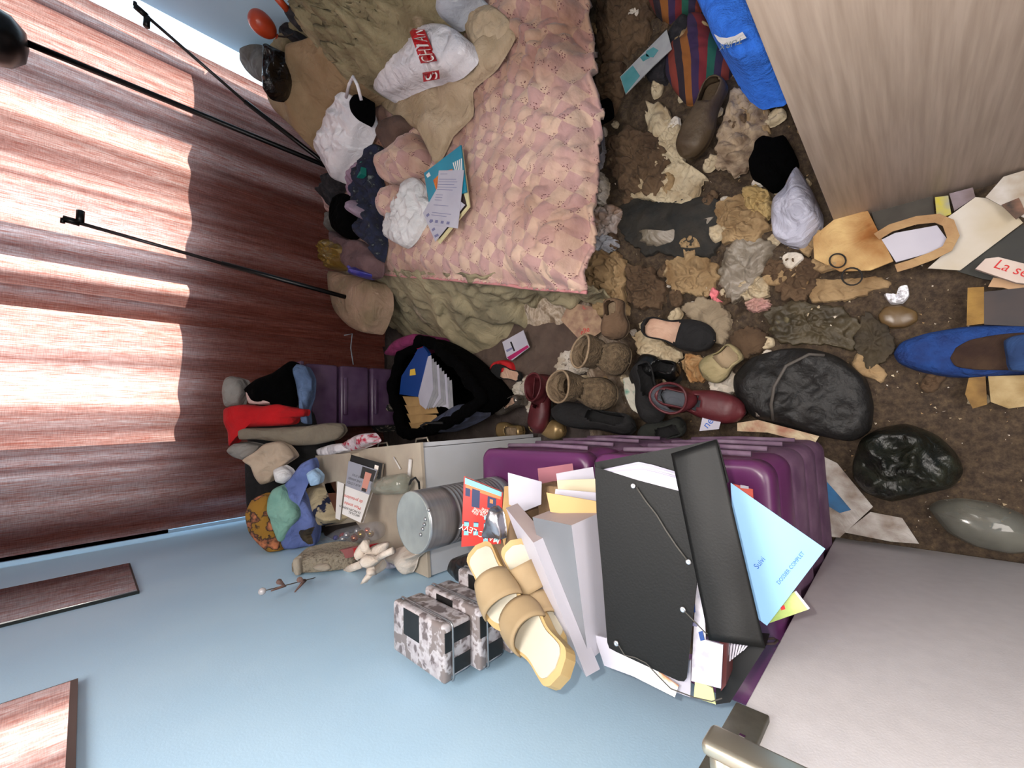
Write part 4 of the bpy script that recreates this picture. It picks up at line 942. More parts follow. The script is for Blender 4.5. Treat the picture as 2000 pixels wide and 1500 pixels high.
gsheet('packet', 'yellow packet tucked under the wardrobe edge below the towel', 'packet', [(1462, 122), (1482, 112), (1495, 150), (1465, 156)], mat('yellow_packet', (.72, .62, .12), rough=.5), .05, .012)
mb_, z_ = gsheet('c', '', '', [(1438, 130), (1462, 124), (1464, 165), (1444, 170)], mat('navy_packet', (.10, .11, .25), (.16, .12, .2), scale=20, rough=.5), .05, .012, build=False)
mb_.slab([PZ(x, y, z_ + .001) for x, y in ((1449, 130), (1455, 129), (1457, 160), (1451, 161))], .0006, PAP); mb_.build('packet', None, 'navy packet with a white stripe beside the yellow packet', 'packet')
# bare cardboard by the bed, with leaflets
sheet('cardboard', 'large brown cardboard sheet lying on the floor between bed and dresser', 'cardboard', [(1072, 562), (1138, 672), (1100, 735), (960, 770), (900, 690), (985, 640)], z=.028, th=.003, m=mat('brown_board', (.36, .30, .26), (.30, .24, .21), scale=12, rough=.9))
mb_, z_ = gsheet('c', '', '', [(981, 668), (1022, 645), (1034, 678), (1000, 704), (990, 700)], PAP, .05, build=False)
mb_.slab([PZ(x, y, z_ + .001) for x, y in ((990, 698), (1030, 674), (1033, 678), (996, 704))], .0006, mat('magenta_print', (.62, .08, .34)))
mb_.slab([PZ(x, y, z_ + .001) for x, y in ((988, 684), (1000, 678), (1002, 681), (990, 688))], .0006, INK); mb_.slab([PZ(x, y, z_ + .001) for x, y in ((996, 668), (999, 667), (1006, 685), (1003, 686))], .0006, L_black)
mb_.build('leaflet', None, 'torn white leaflet with a magenta edge on the bare cardboard', 'paper')
mb_, z_ = gsheet('c', '', '', [(1095, 625), (1112, 590), (1160, 600), (1185, 640), (1140, 672)], mat('stained_magazine', (.66, .55, .44), (.50, .38, .32), scale=25, rough=.7, c3=(.75, .3, .25)), .03, build=False)
o_ = PZ(1135, 655, z_); u_ = (PZ(1165, 640, z_) - o_).normalized(); mb_.text('elle', o_, u_, V((0, 0, 1)).cross(u_), .035, mat('red_letters', (.72, .16, .16)), n=V((0, 0, 1)))
mb_.build('magazine', None, 'stained magazine with faded red title at the corner of the cardboard', 'magazine')
# papers along the wardrobe and at the lower right
rust = mat('rust_stained_kraft', (.78, .66, .45), (.52, .32, .12), scale=7, rough=.85, c3=(.34, .20, .10))
gsheet('paper_bag', 'rust stained kraft paper bag lying under the wardrobe foot', 'bag', [(1588, 462), (1640, 420), (1695, 412), (1745, 510), (1700, 528), (1640, 530), (1590, 505)], rust, .03, .006)
b = MB()
for (cx, cy, r_) in ((1636, 509, 16), (1664, 540, 20)):
    b.tube([on_g(cx + r_ * math.cos(a / 9 * math.pi), cy + r_ * .85 * math.sin(a / 9 * math.pi), .045) for a in range(18)], .0022, L_sole, 6, closed=True)
b.build('wire_rings', label='two thin dark wire rings on the rust stained paper', cat='wire')
wb = gsheet('paper_carrier', 'white paper carrier bag lying flat right of the rust stained one', 'bag', [(1722, 468), (1748, 455), (1830, 440), (1852, 470), (1830, 490), (1750, 512)], PAP, .045, .006)
loop = mat('tan_paper_loop', (.66, .54, .38), (.58, .45, .31), scale=14, rough=.85)
b = MB(); op_ = [(1712, 462), (1740, 445), (1790, 430), (1830, 426), (1852, 435), (1862, 462), (1850, 485), (1820, 500), (1780, 515), (1750, 524)]
pts = [on_g(x, y, .065) for x, y in op_]
vs = []; fs = []
for i, p in enumerate(pts):
    d = (pts[min(i + 1, len(pts) - 1)] - pts[max(i - 1, 0)]).normalized(); w_ = V((-d.y, d.x, 0)) * .011; vs += [p - w_, p + w_, p - w_ - V((0, 0, .003)), p + w_ - V((0, 0, .003))]
for i in range(len(pts) - 1): k = 4 * i; fs += [(k, k + 1, k + 5, k + 4), (k + 2, k + 6, k + 7, k + 3), (k, k + 4, k + 6, k + 2), (k + 1, k + 3, k + 7, k + 5)]
b.add(vs, fs, loop); b.build('handle', wb, label='tan paper loop handle')
gsheet('paper', 'large blank white sheet lying right of the white paper carrier', 'paper', [(1846, 428), (1905, 385), (1960, 390), (1998, 435), (1875, 528), (1812, 524), (1850, 490), (1866, 462)], mat('dull_white_paper', (.76, .74, .71), (.68, .63, .54), scale=5, rough=.8), .03)
gsheet('paper', 'pale printed sheet with faint pictures at the right edge under the wardrobe', 'paper', [(1925, 385), (1960, 345), (2010, 330), (2010, 430), (1990, 420)], mat('faint_print', (.72, .70, .68), (.60, .55, .48), scale=18, rough=.7, c3=(.5, .3, .32)), .045)
gsheet('paper', 'dark green printed sheet at the right edge behind the red titled magazine', 'paper', [(1870, 530), (1998, 438), (2040, 520), (2030, 560), (1920, 545)], mat('dark_green_print', (.15, .15, .12), (.10, .10, .09), scale=14, rough=.6), .02)
gsheet('paper', 'narrow dark slate sheet running along the foot of the wardrobe', 'paper', [(1700, 410), (1822, 382), (1826, 428), (1714, 450)], mat('slate_print', (.17, .15, .12), (.22, .20, .17), scale=20, rough=.6), .012)
gsheet('wrapper', 'small yellow and grey wrapper by the wardrobe foot', 'wrapper', [(1826, 385), (1852, 382), (1858, 418), (1830, 428)], mat('yellow_wrapper', (.70, .65, .15), (.55, .55, .50), scale=25, rough=.5), .03)
gsheet('leaflet', 'grey lilac leaflet by the wardrobe foot right of the yellow wrapper', 'paper', [(1854, 378), (1900, 366), (1905, 385), (1864, 412)], mat('lilac_print', (.50, .45, .48), (.40, .34, .34), scale=20, rough=.6), .022)
gsheet('photo', 'small dark photo of a face lying on the white sheets at the right edge', 'photo', [(1956, 400), (1990, 386), (2004, 415), (1985, 428)], mat('photo_print', (.16, .13, .10), (.45, .32, .25), scale=30, rough=.4), .055)
mb_, z_ = gsheet('c', '', '', [(1905, 525), (1925, 505), (1950, 502), (2060, 530), (2060, 560), (1985, 552)], mat('white_pink_cover', (.76, .70, .66), (.68, .60, .56), scale=8, rough=.6), .05, .012, build=False)
o_ = PZ(1938, 522, z_); u_ = (PZ(2000, 541, z_) - o_).normalized(); mb_.text('La sensua', o_, u_, V((0, 0, 1)).cross(u_), .03, mat('red_letters', (.72, .16, .16)), n=V((0, 0, 1)))
mb_.build('magazine', None, 'white magazine with red title letters at the right edge of the litter', 'magazine')
gsheet('envelope', 'tan pink envelope under the white magazine with red letters', 'envelope', [(1930, 560), (1940, 542), (2060, 560), (2060, 590), (1960, 562)], mat('pink_tan_paper', (.68, .55, .42), rough=.8), .03)
gsheet('book', 'dark covered book with an ochre spine at the right edge above the blue bag', 'book', [(1922, 570), (2060, 555), (2060, 640), (1922, 634)], mat('dark_book_cover', (.14, .11, .12), (.20, .15, .14), scale=14, rough=.6), .035, .03)
gsheet('cardboard', 'ochre cardboard strip beside the dark book', 'cardboard', [(1890, 562), (1922, 560), (1922, 632), (1888, 636)], mat('ochre_board', (.58, .45, .22), (.48, .36, .17), scale=20, rough=.85), .03)
gsheet('paper', 'flattened ochre stained wrapping at the lower right below the blue bag', 'paper', [(1892, 738), (1925, 735), (1928, 790), (1900, 798), (1885, 770)], mat('ochre_stain', (.55, .43, .24), (.38, .28, .15), scale=20, rough=.9), .02)
gsheet('paper', 'crushed cream tissue at the lower right edge below the blue bag', 'paper', [(1930, 735), (2030, 732), (2030, 790), (1970, 798), (1935, 785)], mat('cream_tissue', (.68, .60, .44), (.55, .46, .30), scale=20, rough=.9), .02)
FOIL = mat('bright_foil', (.95, .94, .96), rough=.12, metal=1, bump=.8, bscale=60)
lump('foil', 'crumpled shiny silver foil glinting among the brown litter', 'foil', [(1726, 575), (1740, 574), (1748, 582), (1756, 560), (1772, 556), (1776, 575), (1764, 590), (1740, 592)], .025, mat('glint_foil', (.93, .93, .95), rough=.3, metal=.3), wr=.9, fr=40, style='crumple', seed=55, **KG)
lump('bowl', 'brown stained shallow dish lying below the silver foil', 'dish', [(1715, 615), (1730, 598), (1760, 596), (1790, 608), (1792, 625), (1770, 638), (1740, 640), (1720, 630)], .02, mat('brown_dish', (.32, .24, .15), (.42, .34, .22), scale=12, rough=.3), wr=.1, seed=56, **KG)
# newspapers between tower and door
NP = mat('newsprint', (.72, .70, .68), (.55, .50, .46), scale=22, rough=.85, c3=(.30, .24, .24))
gsheet('newspaper', 'stained newspaper sheet between the purple drawers and the door', 'newspaper', [(1605, 890), (1635, 905), (1705, 990), (1640, 1050), (1600, 1045)], NP, .02)
gsheet('newspaper', 'crumpled newspaper corner beside the foot of the door', 'newspaper', [(1650, 1040), (1700, 1000), (1762, 1012), (1795, 1062), (1740, 1058)], NP, .03)
mb_, z_ = gsheet('c', '', '', [(1612, 938), (1642, 972), (1662, 996), (1640, 1002), (1612, 985)], mat('blue_print', (.16, .42, .62), (.2, .3, .4), scale=14, rough=.7), .026, build=False); mb_.build('leaflet', None, 'torn blue picture scrap on the newspaper by the purple drawers', 'paper')
mb_, z_ = gsheet('c', '', '', [(1372, 815), (1408, 822), (1404, 838), (1366, 842)], PAP, .10, build=False)
o_ = PZ(1382, 838, z_); u_ = (PZ(1392, 826, z_) - o_).normalized(); mb_.text('ne', o_, u_, V((0, 0, 1)).cross(u_), .035, mat('blue_letters', (.15, .35, .68)), n=V((0, 0, 1)))
mb_.build('leaflet', None, 'white leaflet with blue letters tucked against the purple drawers', 'paper')
gsheet('newspaper', 'long cream newspaper strip along the top of the purple drawers with red corner', 'newspaper', [(1440, 826), (1480, 820), (1600, 852), (1590, 868), (1500, 845), (1440, 842)], mat('cream_news', (.74, .68, .56), (.60, .42, .34), scale=22, rough=.85), .06)
# crumpled paper, rags, torn bags: each its own thing
C1 = mat('stained_tan_rag', (.62, .52, .38), (.44, .34, .22), scale=9, rough=.95, c3=(.72, .64, .5), bump=.6)
C2 = mat('dirty_cream_paper', (.74, .68, .57), (.58, .50, .38), scale=10, rough=.9, bump=.4)
C3 = mat('brown_rotten_rag', (.36, .28, .20), (.25, .18, .12), scale=8, rough=.95, c3=(.50, .42, .32), bump=.7)
C4 = mat('dirty_grey_film', (.56, .52, .47), (.44, .40, .34), scale=9, rough=.4, bump=.5)
C5 = mat('black_mouldy_sheet', (.07, .07, .06), (.16, .14, .11), scale=16, rough=.8, bump=.5)
C6 = mat('dirty_white_paper', (.80, .77, .73), (.68, .62, .53), scale=9, rough=.85, bump=.3)
rags = [
 ('rag', 'tan crumpled rag at the foot of the quilt corner', [(1140, 500), (1175, 490), (1215, 500), (1222, 560), (1215, 615), (1180, 620), (1150, 590), (1135, 545)], .07, C1, 'crumple'),
 ('rag', 'brown crumpled rag right of the tan rag by the quilt corner', [(1225, 520), (1270, 525), (1300, 560), (1290, 595), (1255, 605), (1228, 590)], .06, C3, 'crumple'),
 ('rag', 'grey beige crumpled cloth behind the toe of the black loafer', [(1330, 600), (1365, 582), (1405, 588), (1425, 625), (1420, 665), (1390, 665), (1345, 620)], .05, mat('grey_beige_cloth', (.58, .52, .43), (.48, .42, .34), scale=9, rough=.95, bump=.5), 'cloth'),
 ('paper_sheet', 'stiff black mouldy board lying flat left of centre in the litter', [(1212, 400), (1235, 385), (1290, 392), (1395, 385), (1400, 495), (1320, 500), (1240, 488), (1215, 450)], .02, C5, 'cloth'),
 ('plastic_strip', 'brown grey plastic strip lying across the black mouldy board', [(1250, 450), (1290, 455), (1340, 440), (1385, 425), (1388, 438), (1340, 460), (1300, 478), (1262, 480)], .035, C4, 'fold'),
 ('rag', 'tan torn paper clump right of the black mouldy board', [(1400, 400), (1440, 380), (1480, 395), (1500, 420), (1490, 460), (1450, 480), (1405, 470)], .05, C1, 'crumple'),
 ('rag', 'yellowish crumpled paper beside the white plastic bag at the wardrobe', [(1450, 375), (1475, 360), (1500, 375), (1510, 400), (1500, 425), (1465, 415)], .05, mat('yellow_cream_paper', (.72, .62, .42), (.58, .48, .30), scale=10, rough=.9), 'crumple'),
 ('plastic_sheet', 'long grey brown plastic sheet below the white plastic bag', [(1420, 480), (1470, 465), (1510, 480), (1500, 520), (1470, 560), (1430, 590), (1405, 560), (1408, 515)], .05, C4, 'plastic'),
 ('rag', 'brown tufted rag between the quilt foot and the muddy shoe', [(1190, 270), (1240, 250), (1290, 270), (1310, 330), (1280, 380), (1220, 375), (1190, 330)], .06, C3, 'crumple'),
 ('paper_sheet', 'wide stained cream paper beside the muddy brown shoe', [(1262, 200), (1300, 205), (1330, 260), (1335, 330), (1380, 345), (1350, 385), (1290, 370), (1270, 300)], .03, C2, 'crumple'),
 ('paper_sheet', 'stained newspaper spread right of the muddy brown shoe', [(1400, 270), (1430, 180), (1480, 175), (1500, 230), (1490, 275), (1460, 330), (1400, 330)], .03, mat('wet_news', (.66, .58, .48), (.40, .32, .25), scale=20, rough=.9), 'crumple'),
 ('rag', 'dark tufted rag at the top edge beside the quilt', [(1170, -20), (1262, -20), (1265, 60), (1230, 110), (1180, 120), (1165, 60)], .06, C3, 'crumple'),
 ('rag', 'brown dark clump above the flat black shape', [(1165, 130), (1210, 120), (1222, 160), (1200, 190), (1165, 185)], .05, C3, 'crumple'),
 ('paper_sheet', 'grey film strip hanging at the quilt foot below the flat black shape', [(1148, 255), (1170, 245), (1182, 300), (1168, 330), (1150, 350), (1143, 320)], .07, mat('lilac_grey_film', (.62, .61, .63), (.54, .52, .54), scale=8, rough=.4), 'fold'),
 ('paper_sheet', 'cream crumpled tissue against the quilt foot', [(1152, 360), (1175, 335), (1188, 360), (1180, 395), (1168, 400), (1155, 380)], .06, C6, 'crumple'),
 ('paper_sheet', 'white and orange paper scrap against the quilt foot', [(1160, 410), (1190, 400), (1215, 410), (1200, 450), (1170, 465), (1158, 440)], .05, mat('white_orange_paper', (.70, .66, .64), (.55, .42, .32), scale=16, rough=.7), 'crumple'),
 ('paper_sheet', 'pale blue grey torn paper beside the quilt corner', [(1148, 450), (1175, 455), (1205, 470), (1200, 488), (1160, 490), (1146, 475)], .05, mat('pale_blue_grey_paper', (.66, .67, .70), (.50, .48, .48), scale=16, rough=.7), 'crumple'),
 ('paper_sheet', 'white crumpled paper beside the knitted slipper boots', [(1085, 720), (1095, 690), (1125, 680), (1150, 690), (1148, 720), (1120, 735), (1098, 738)], .04, C6, 'crumple'),
 ('paper_sheet', 'white paper beneath the burgundy boot on the left', [(1028, 790), (1035, 765), (1062, 758), (1070, 780), (1055, 815), (1038, 820)], .05, C6, 'crumple'),
 ('paper_sheet', 'white tissue by the small sandal with the red bow', [(1000, 760), (1020, 735), (1040, 735), (1042, 755), (1020, 775), (1005, 775)], .04, C6, 'crumple'),
 ('cloth', 'white and mint cloth under the black suede boot', [(1218, 740), (1235, 735), (1262, 765), (1275, 800), (1262, 815), (1235, 800), (1222, 770)], .05, mat('white_mint_cloth', (.78, .76, .70), (.25, .55, .48), scale=9, rough=.9, lo=.48, hi=.55), 'cloth'),
 ('paper_sheet', 'orange brown stained tissue between the loafer and the burgundy boot', [(1330, 705), (1345, 690), (1375, 700), (1385, 725), (1375, 745), (1345, 745)], .03, mat('orange_brown_tissue', (.60, .42, .24), (.68, .56, .40), scale=16, rough=.9), 'crumple'),
 ('rag', 'dark brown rag above the backpack beside the beige slipper', [(1425, 660), (1450, 640), (1480, 640), (1500, 660), (1480, 690), (1445, 705), (1430, 690)], .04, C3, 'cloth'),
 ('tissue', 'pink tissue tuft in the middle of the litter', [(1385, 575), (1392, 562), (1402, 568), (1400, 582), (1412, 590), (1395, 592)], .03, mat('pink_tissue', (.85, .48, .50), rough=.8), 'crumple'),
 ('tissue', 'pale pink stained tissue right of the brighter pink tuft', [(1455, 590), (1475, 582), (1500, 585), (1505, 600), (1480, 608), (1460, 606)], .03, mat('pale_pink_tissue', (.70, .52, .50), (.60, .48, .42), scale=20, rough=.8), 'crumple'),
 ('paper_sheet', 'cream torn newspaper below the heel of the black loafer', [(1235, 655), (1262, 640), (1285, 662), (1330, 690), (1318, 712), (1275, 700), (1245, 690)], .03, C2, 'crumple'),
 ('paper_sheet', 'pale crumpled page between the burgundy boot and the backpack', [(1385, 745), (1420, 722), (1440, 735), (1436, 765), (1410, 775), (1388, 765)], .03, C6, 'crumple'),
 ('rag', 'beige matted cloth below the black mouldy board', [(1300, 510), (1350, 498), (1395, 510), (1400, 550), (1370, 575), (1320, 570), (1298, 545)], .03, C1, 'crumple'),
 ('rag', 'pale grey matted paper above the black mouldy board', [(1225, 345), (1262, 335), (1300, 372), (1345, 378), (1335, 400), (1280, 392), (1232, 385)], .03, C2, 'crumple'),
 ('paper_sheet', 'mottled tan sheet at the edge of the wardrobe above the black scalloped shape', [(1440, 185), (1475, 178), (1500, 205), (1500, 262), (1470, 262), (1448, 230)], .02, C1, 'crumple'),
 ('rag', 'olive sludge covered cloth spread above the backpack', [(1500, 600), (1560, 590), (1640, 600), (1680, 630), (1660, 680), (1600, 672), (1530, 670), (1500, 640)], .03, mat('olive_sludge', (.30, .26, .18), (.20, .17, .11), scale=14, rough=.6, c3=(.5, .46, .34), bump=.6), 'crumple'),
 ('rag', 'dark olive cloth right of the sludge covered one', [(1690, 610), (1740, 640), (1745, 690), (1700, 720), (1670, 690), (1670, 640)], .025, mat('dark_olive', (.24, .20, .13), (.16, .13, .09), scale=14, rough=.8, bump=.6), 'crumple'),
 ('rag', 'brown fibrous rag left of the rust stained paper bag', [(1500, 530), (1540, 500), (1580, 505), (1600, 540), (1580, 580), (1530, 585)], .04, C3, 'crumple'),
 ('rag', 'tan fibrous clump above the pale pink tissue', [(1440, 560), (1470, 535), (1495, 545), (1500, 575), (1470, 585), (1445, 582)], .04, C2, 'crumple'),
 ('paper_sheet', 'stained cream card beneath the rust stained paper bag edge', [(1560, 545), (1640, 545), (1720, 540), (1730, 560), (1650, 585), (1580, 585)], .02, C1, 'crumple'),
]
for i, (nm, lb, pl, th, m, stl) in enumerate(rags):
    th *= .62
    lump(nm, lb, 'paper' if 'paper' in nm or nm == 'tissue' else 'rag' if nm == 'rag' else 'cloth', pl, th, m, wr=.75 if stl != 'cloth' else .4, fr=20, flat=.22, style=stl, seed=60 + i, rag=.10 if nm != 'cloth' else .03, seg=110, rings=30, **KG)
# scattered scraps: three kinds, copied
def scrap(name, m, n_, sz, seed):
    b = MB(); rnd = random.Random(seed); pts = []
    for k in range(n_):
        a = 2 * math.pi * k / n_; r = sz * rnd.uniform(.6, 1.1); pts.append(V((r * math.cos(a), r * .75 * math.sin(a), 0)))
    patch(b, pts, (0, 0, 1), sz * .35, m, wr=.8, fr=38, style='crumple', seg=26, rings=7, seed=seed, rag=.12)
    o = b.build(name); return o
kinds = [(scrap('paper_scrap', C6, 7, .030, 1), 'pale torn paper scrap trodden into the brown litter', 'pale paper scraps in the litter', 'paper'),
         (scrap('rag_scrap', C1, 8, .042, 2), 'tan torn rag piece matted into the brown litter', 'tan rag pieces in the litter', 'rag'),
         (scrap('rag_scrap', C3, 8, .050, 3), 'dark brown rotted rag piece matted into the litter', 'dark rag pieces in the litter', 'rag'),
         (scrap('paper_scrap', C2, 6, .036, 4), 'cream crushed paper piece matted into the brown litter', 'cream paper pieces in the litter', 'paper')]
LM = [('black loafer', 1335, 655), ('black backpack', 1575, 770), ('muddy brown shoe', 1380, 245), ('woven bag', 1365, 120), ('black shape', 1512, 320), ('white plastic bag', 1560, 410), ('black mouldy board', 1305, 440),
      ('quilt foot', 1150, 300), ('quilt corner', 1120, 530), ('silver foil', 1750, 575), ('blue cloth bag', 1850, 690), ('dark plastic sack', 1770, 905), ('beige slipper', 1418, 705), ('pink tissue tuft', 1395, 578), ('patterned card', 1260, 115),
      ('rust stained bag', 1665, 475), ('burgundy boot', 1390, 790), ('brown dish', 1755, 618), ('tan rag', 1180, 555), ('plastic sheet', 1450, 525), ('knitted slipper boots', 1190, 720), ('olive sludge cloth', 1590, 635), ('brown tufted rag', 1245, 315), ('top edge scarf', 1320, 10)]
rnd = random.Random(11); used = set(); taken = set()
cnt = 0; tries = 0
while cnt < 130 and tries < 3000:
    tries += 1
    px = rnd.uniform(1120, 1980); py = rnd.uniform(0, 830)
    p = gpt(px, py)
    if p.x > .52 and p.y < .14: continue
    if px > 1780 and 330 < py < 740: continue
    if px > 1640 and cnt % 4: continue
    if p.x < -.05: continue
    k = rnd.choices(range(4), (3, 4, 4, 4))[0]; src, lb, gr, ct = kinds[k]
    s_ = rnd.uniform(.5, 1.25)
    near = sorted(LM, key=lambda l: (l[1] - px) ** 2 + (l[2] - py) ** 2)[:2]
    dx, dy = px - near[0][1], py - near[0][2]
    di = ('right of' if dx > 0 else 'left of') if abs(dx) > abs(dy) else ('below' if dy > 0 else 'above')
    sz = 'small' if s_ < .75 else 'large' if s_ > 1.05 else 'mid-sized'
    kd = ('pale torn paper scrap', 'tan torn rag piece', 'dark brown rotted rag piece', 'cream crushed paper piece')[k]
    lb = '%s %s %s the %s' % (sz, kd, di, near[0][0])
    if lb in taken: continue
    taken.add(lb)
    o = src if k not in used else src.copy()
    if k in used: COL.objects.link(o)
    used.add(k); o.location = V((p.x, p.y, litter_h(p.x, p.y) + .004)); o.rotation_euler = (rnd.uniform(-.25, .25), rnd.uniform(-.25, .25), rnd.uniform(0, 6.3)); o.scale = (s_, s_, s_)
    tag(o, lb, ct, gr); cnt += 1
# fine crumbs
b = MB()
for k in range(1500):
    px = rnd.uniform(1120, 2000); py = rnd.uniform(0, 1040); p = gpt(px, py)
    if (p.x > .54 and p.y < .14) or p.x < -.08 and p.y > .17: continue
    c = V((p.x, p.y, litter_h(p.x, p.y) + .002)); r = rnd.uniform(.0015, .005)
    vs = [c + V((rnd.uniform(-1, 1), rnd.uniform(-1, 1), rnd.uniform(-.2, 1))) * r for _ in range(4)]
    b.add(vs, [(0, 1, 2), (0, 1, 3), (1, 2, 3), (0, 2, 3)], (C6, C1, C3, C2)[k % 4])
b.build('crumbs', label='fine pale and brown crumbs strewn over the litter', cat='crumbs', kind='stuff')
# ================================================================== things on the white dresser
def up_M(p, yaw=0): return Matrix.Translation(p) @ Matrix.Rotation(yaw, 4, 'Z')
# books leaning: a book = cover slab + page block
def book(name, label, pl, o, n, th, mcov, mpage=None, deco=None, cat='book'):
    n = V(n).normalized(); pts = [PP(x, y, V(o), n) for x, y in pl]
    c = sum(pts, V((0, 0, 0))) / len(pts)
    if n.dot(EYE - c) < 0: n = -n
    t = thing(name, label, cat, c)
    b = MB(); b.slab(pts, .0012, mcov, n=n); 
    if deco: deco(b, pts, n)
    b.build('front_cover', t)
    ins = [c + (p - c) * .975 - n * .0012 for p in pts]
    b = MB(); b.slab(ins, th, mpage or mat('page_edges', (.78, .74, .68), (.66, .62, .57), scale=3, rough=.9, stretch=(1, 1, 200)), n=n); b.build('pages', t)
    b = MB(); b.slab([p - n * (th + .0012) for p in pts], .0012, mcov, n=n); b.build('back_cover', t)
    return t
def img(pts, n, u, v): return pts[0].lerp(pts[1], u).lerp(pts[3].lerp(pts[2], u), v)
def pq(b, pts, n, u0, v0, u1, v1, m, lift=.0008): b.slab([img(pts, n, u, v) + n * lift for u, v in ((u0, v0), (u1, v0), (u1, v1), (u0, v1))], .0003, m, n=n)
# red paperback: cover corners in the order near-right, far-right, far-left, near-left of its own page frame
red_c = mat('red_cover', (.80, .20, .16), (.74, .17, .14), scale=10, rough=.4)
win = mat('pale_blue_window', (.50, .74, .78), rough=.5); nav = mat('navy_figure', (.18, .22, .36), rough=.6); org = mat('orange_figure', (.88, .50, .30), rough=.6); whp = mat('white_title', (.90, .86, .82), rough=.5)
def deco_red(b, pts, n):
    # u runs down the picture (book's right to left side flipped), v across
    pq(b, pts, n, .0, .03, .09, .97, win); pq(b, pts, n, .09, .05, .15, .95, org)
    for u0, v0, u1, v1 in ((.12, .22, .40, .42), (.16, .62, .36, .84), (.14, .05, .26, .17)): pq(b, pts, n, u0, v0, u1, v1, nav, .001)
    pq(b, pts, n, .20, .68, .27, .76, org, .0014)
    for i, u in enumerate((.50, .63, .76, .88)):
        for j, v in enumerate((.10, .34, .60, .86)):
            if (i, j) in ((0, 0), (0, 1), (0, 3), (3, 0), (3, 1)): continue
            pq(b, pts, n, u, v - .05, u + .075, v + .07, win, .001); pq(b, pts, n, u, v - .05, u + .015, v + .07, nav, .0013)
    # titles read upside down in the picture
    U = (pts[0] - pts[1]).normalized(); Vv = None
    ru = (pts[0] - pts[3]).normalized()            # reading direction: toward the picture's left
    up_ = (pts[1] - pts[0]).normalized()           # letter tops toward the picture's bottom
    b.text('MARC LEVY', img(pts, n, .90, .99), ru, up_, .0195, whp, n=n, lift=.0016)
    for k, tx in enumerate(('Une fille', 'comme', 'elle')): b.text(tx, img(pts, n, .50 - k * .05, .66), ru, up_, .0125, whp, n=n, lift=.0016)
book('paperback', 'red paperback with blue windows standing before the silver fan on the purple drawers', [(906, 932), (905 - 4, 1068), (978, 1062), (982, 962)], PZ(942, 1000, .93), (.05, -.75, .65), .03, red_c, deco=lambda b, p, n: deco_red(b, [p[0], p[1], p[2], p[3]], n))
# silver upright fan with ribs
CM = mat('brushed_silver', (.60, .60, .61), (.54, .54, .55), scale=3, rough=.32, metal=.7, stretch=(1, 1, 60)); slot = mat('dark_slot', (.05, .05, .05), rough=.9)
fc = PZ(806, 1020, 1.02); fx, fy = fc.x, fc.y; fr_ = .077
fan = thing('tower_fan', 'silver ribbed cylindrical speaker standing on the far purple drawers', 'speaker', (fx, fy, TZ)); fan['category'] = 'speaker'; fan.name = 'round_speaker'
prof = [(fr_ * .96, 0), (fr_, .004), (fr_, .03)]
z = .03
while z < .215: prof += [(fr_, z), (fr_ - .0025, z + .002), (fr_ - .0025, z + .008), (fr_, z + .010)]; z += .0125
prof += [(fr_, .23), (fr_, .292), (fr_ * .99, .298)]
b = MB(); b.lathe(prof, CM, Matrix.Translation((fx, fy, TZ)), 64); b.build('housing', fan)
tm = mat('grey_top_plate', (.60, .62, .61), (.50, .52, .52), scale=12, rough=.45, metal=.3)
b = MB(); b.lathe([(fr_ * .99, .296), (fr_ * .985, .301), (fr_ * .95, .3), (0, .3)], tm, Matrix.Translation((fx, fy, TZ)), 64); tpn = b.build('top_plate', fan)
for (px, py) in ((838, 996), (831, 1014), (829, 1024), (826, 1033), (822, 1044)):
    q = PZ(px, py, TZ + .301); b = MB(); b.lathe([(.0045, -.001), (.0045, .002), (.003, .0035), (0, .004)], CM, Matrix.Translation(q), 14); sub(b, 'button', tpn, fan)
b = MB()
for r_ in range(3):
    for k in range(9):
        for a_ in (-98, -112, -126)[r_:r_ + 1]:
            a = math.radians(a_); zz = TZ + .04 + k * .019; c_ = V((fx + fr_ * math.cos(a), fy + fr_ * math.sin(a), zz))
            b.box((-.0006, -.0045, -.0045), (.0008, .0045, .0045), slot, M=Matrix.Translation(c_) @ Matrix.Rotation(a, 4, 'Z'))
b.build('grille_slots', fan)
# book with printed white jacket, and the black one beneath, on the dresser
def dz(px, py, h=0): return PZ(px, py, TZ + h)
gcv = mat('grey_photo_cover', (.52, .52, .56), rough=.5); skin = mat('skin_print', (.72, .48, .42), rough=.6); hair_ = mat('dark_hair_print', (.12, .11, .11), rough=.6); redink = mat('red_script', (.75, .25, .18))
def deco_n(b, pts, n):
    # pts[0] upper-left, 1 lower-left, 2 lower-right, 3 upper-right in the picture
    pq(b, pts, n, 0, 0, .48, 1, gcv)
    pq(b, pts, n, .02, .50, .24, .98, hair_, .001); pq(b, pts, n, .10, .64, .44, .86, skin, .0012); pq(b, pts, n, .40, .66, .46, .84, hair_, .0014)
    ru = (pts[0] - pts[3]).normalized(); up_ = (pts[1] - pts[0]).normalized()
    for k, tx in enumerate(('AUX CÔTÉS', 'UNE ANNÉE', "VUE D'ICI")): b.text(tx, img(pts, n, .37 - k * .08, .60), ru, up_, .012, hair_, n=n, lift=.0014)
    for k, tx in enumerate(('Mon année', 'de président')): b.text(tx, img(pts, n, .74 - k * .12, .84), ru, up_, .018, redink, n=n, lift=.0014)
    for k, tx in enumerate(('NICOLAS', 'DUNCAN KISMAN')): b.text(tx, img(pts, n, .88 - k * .055, .88), ru, up_, .0125, hair_, n=n, lift=.0014)
white_cov = mat('white_cover', (.82, .80, .79), (.77, .75, .73), scale=6, rough=.5)
book('book', 'white jacketed book with a grey portrait photo and red script on the dresser', [(681, 900), (668, 1004), (704, 1021), (737, 918)], PZ(705, 960, TZ + .10), (.25, -.5, .8), .018, white_cov, deco=deco_n)
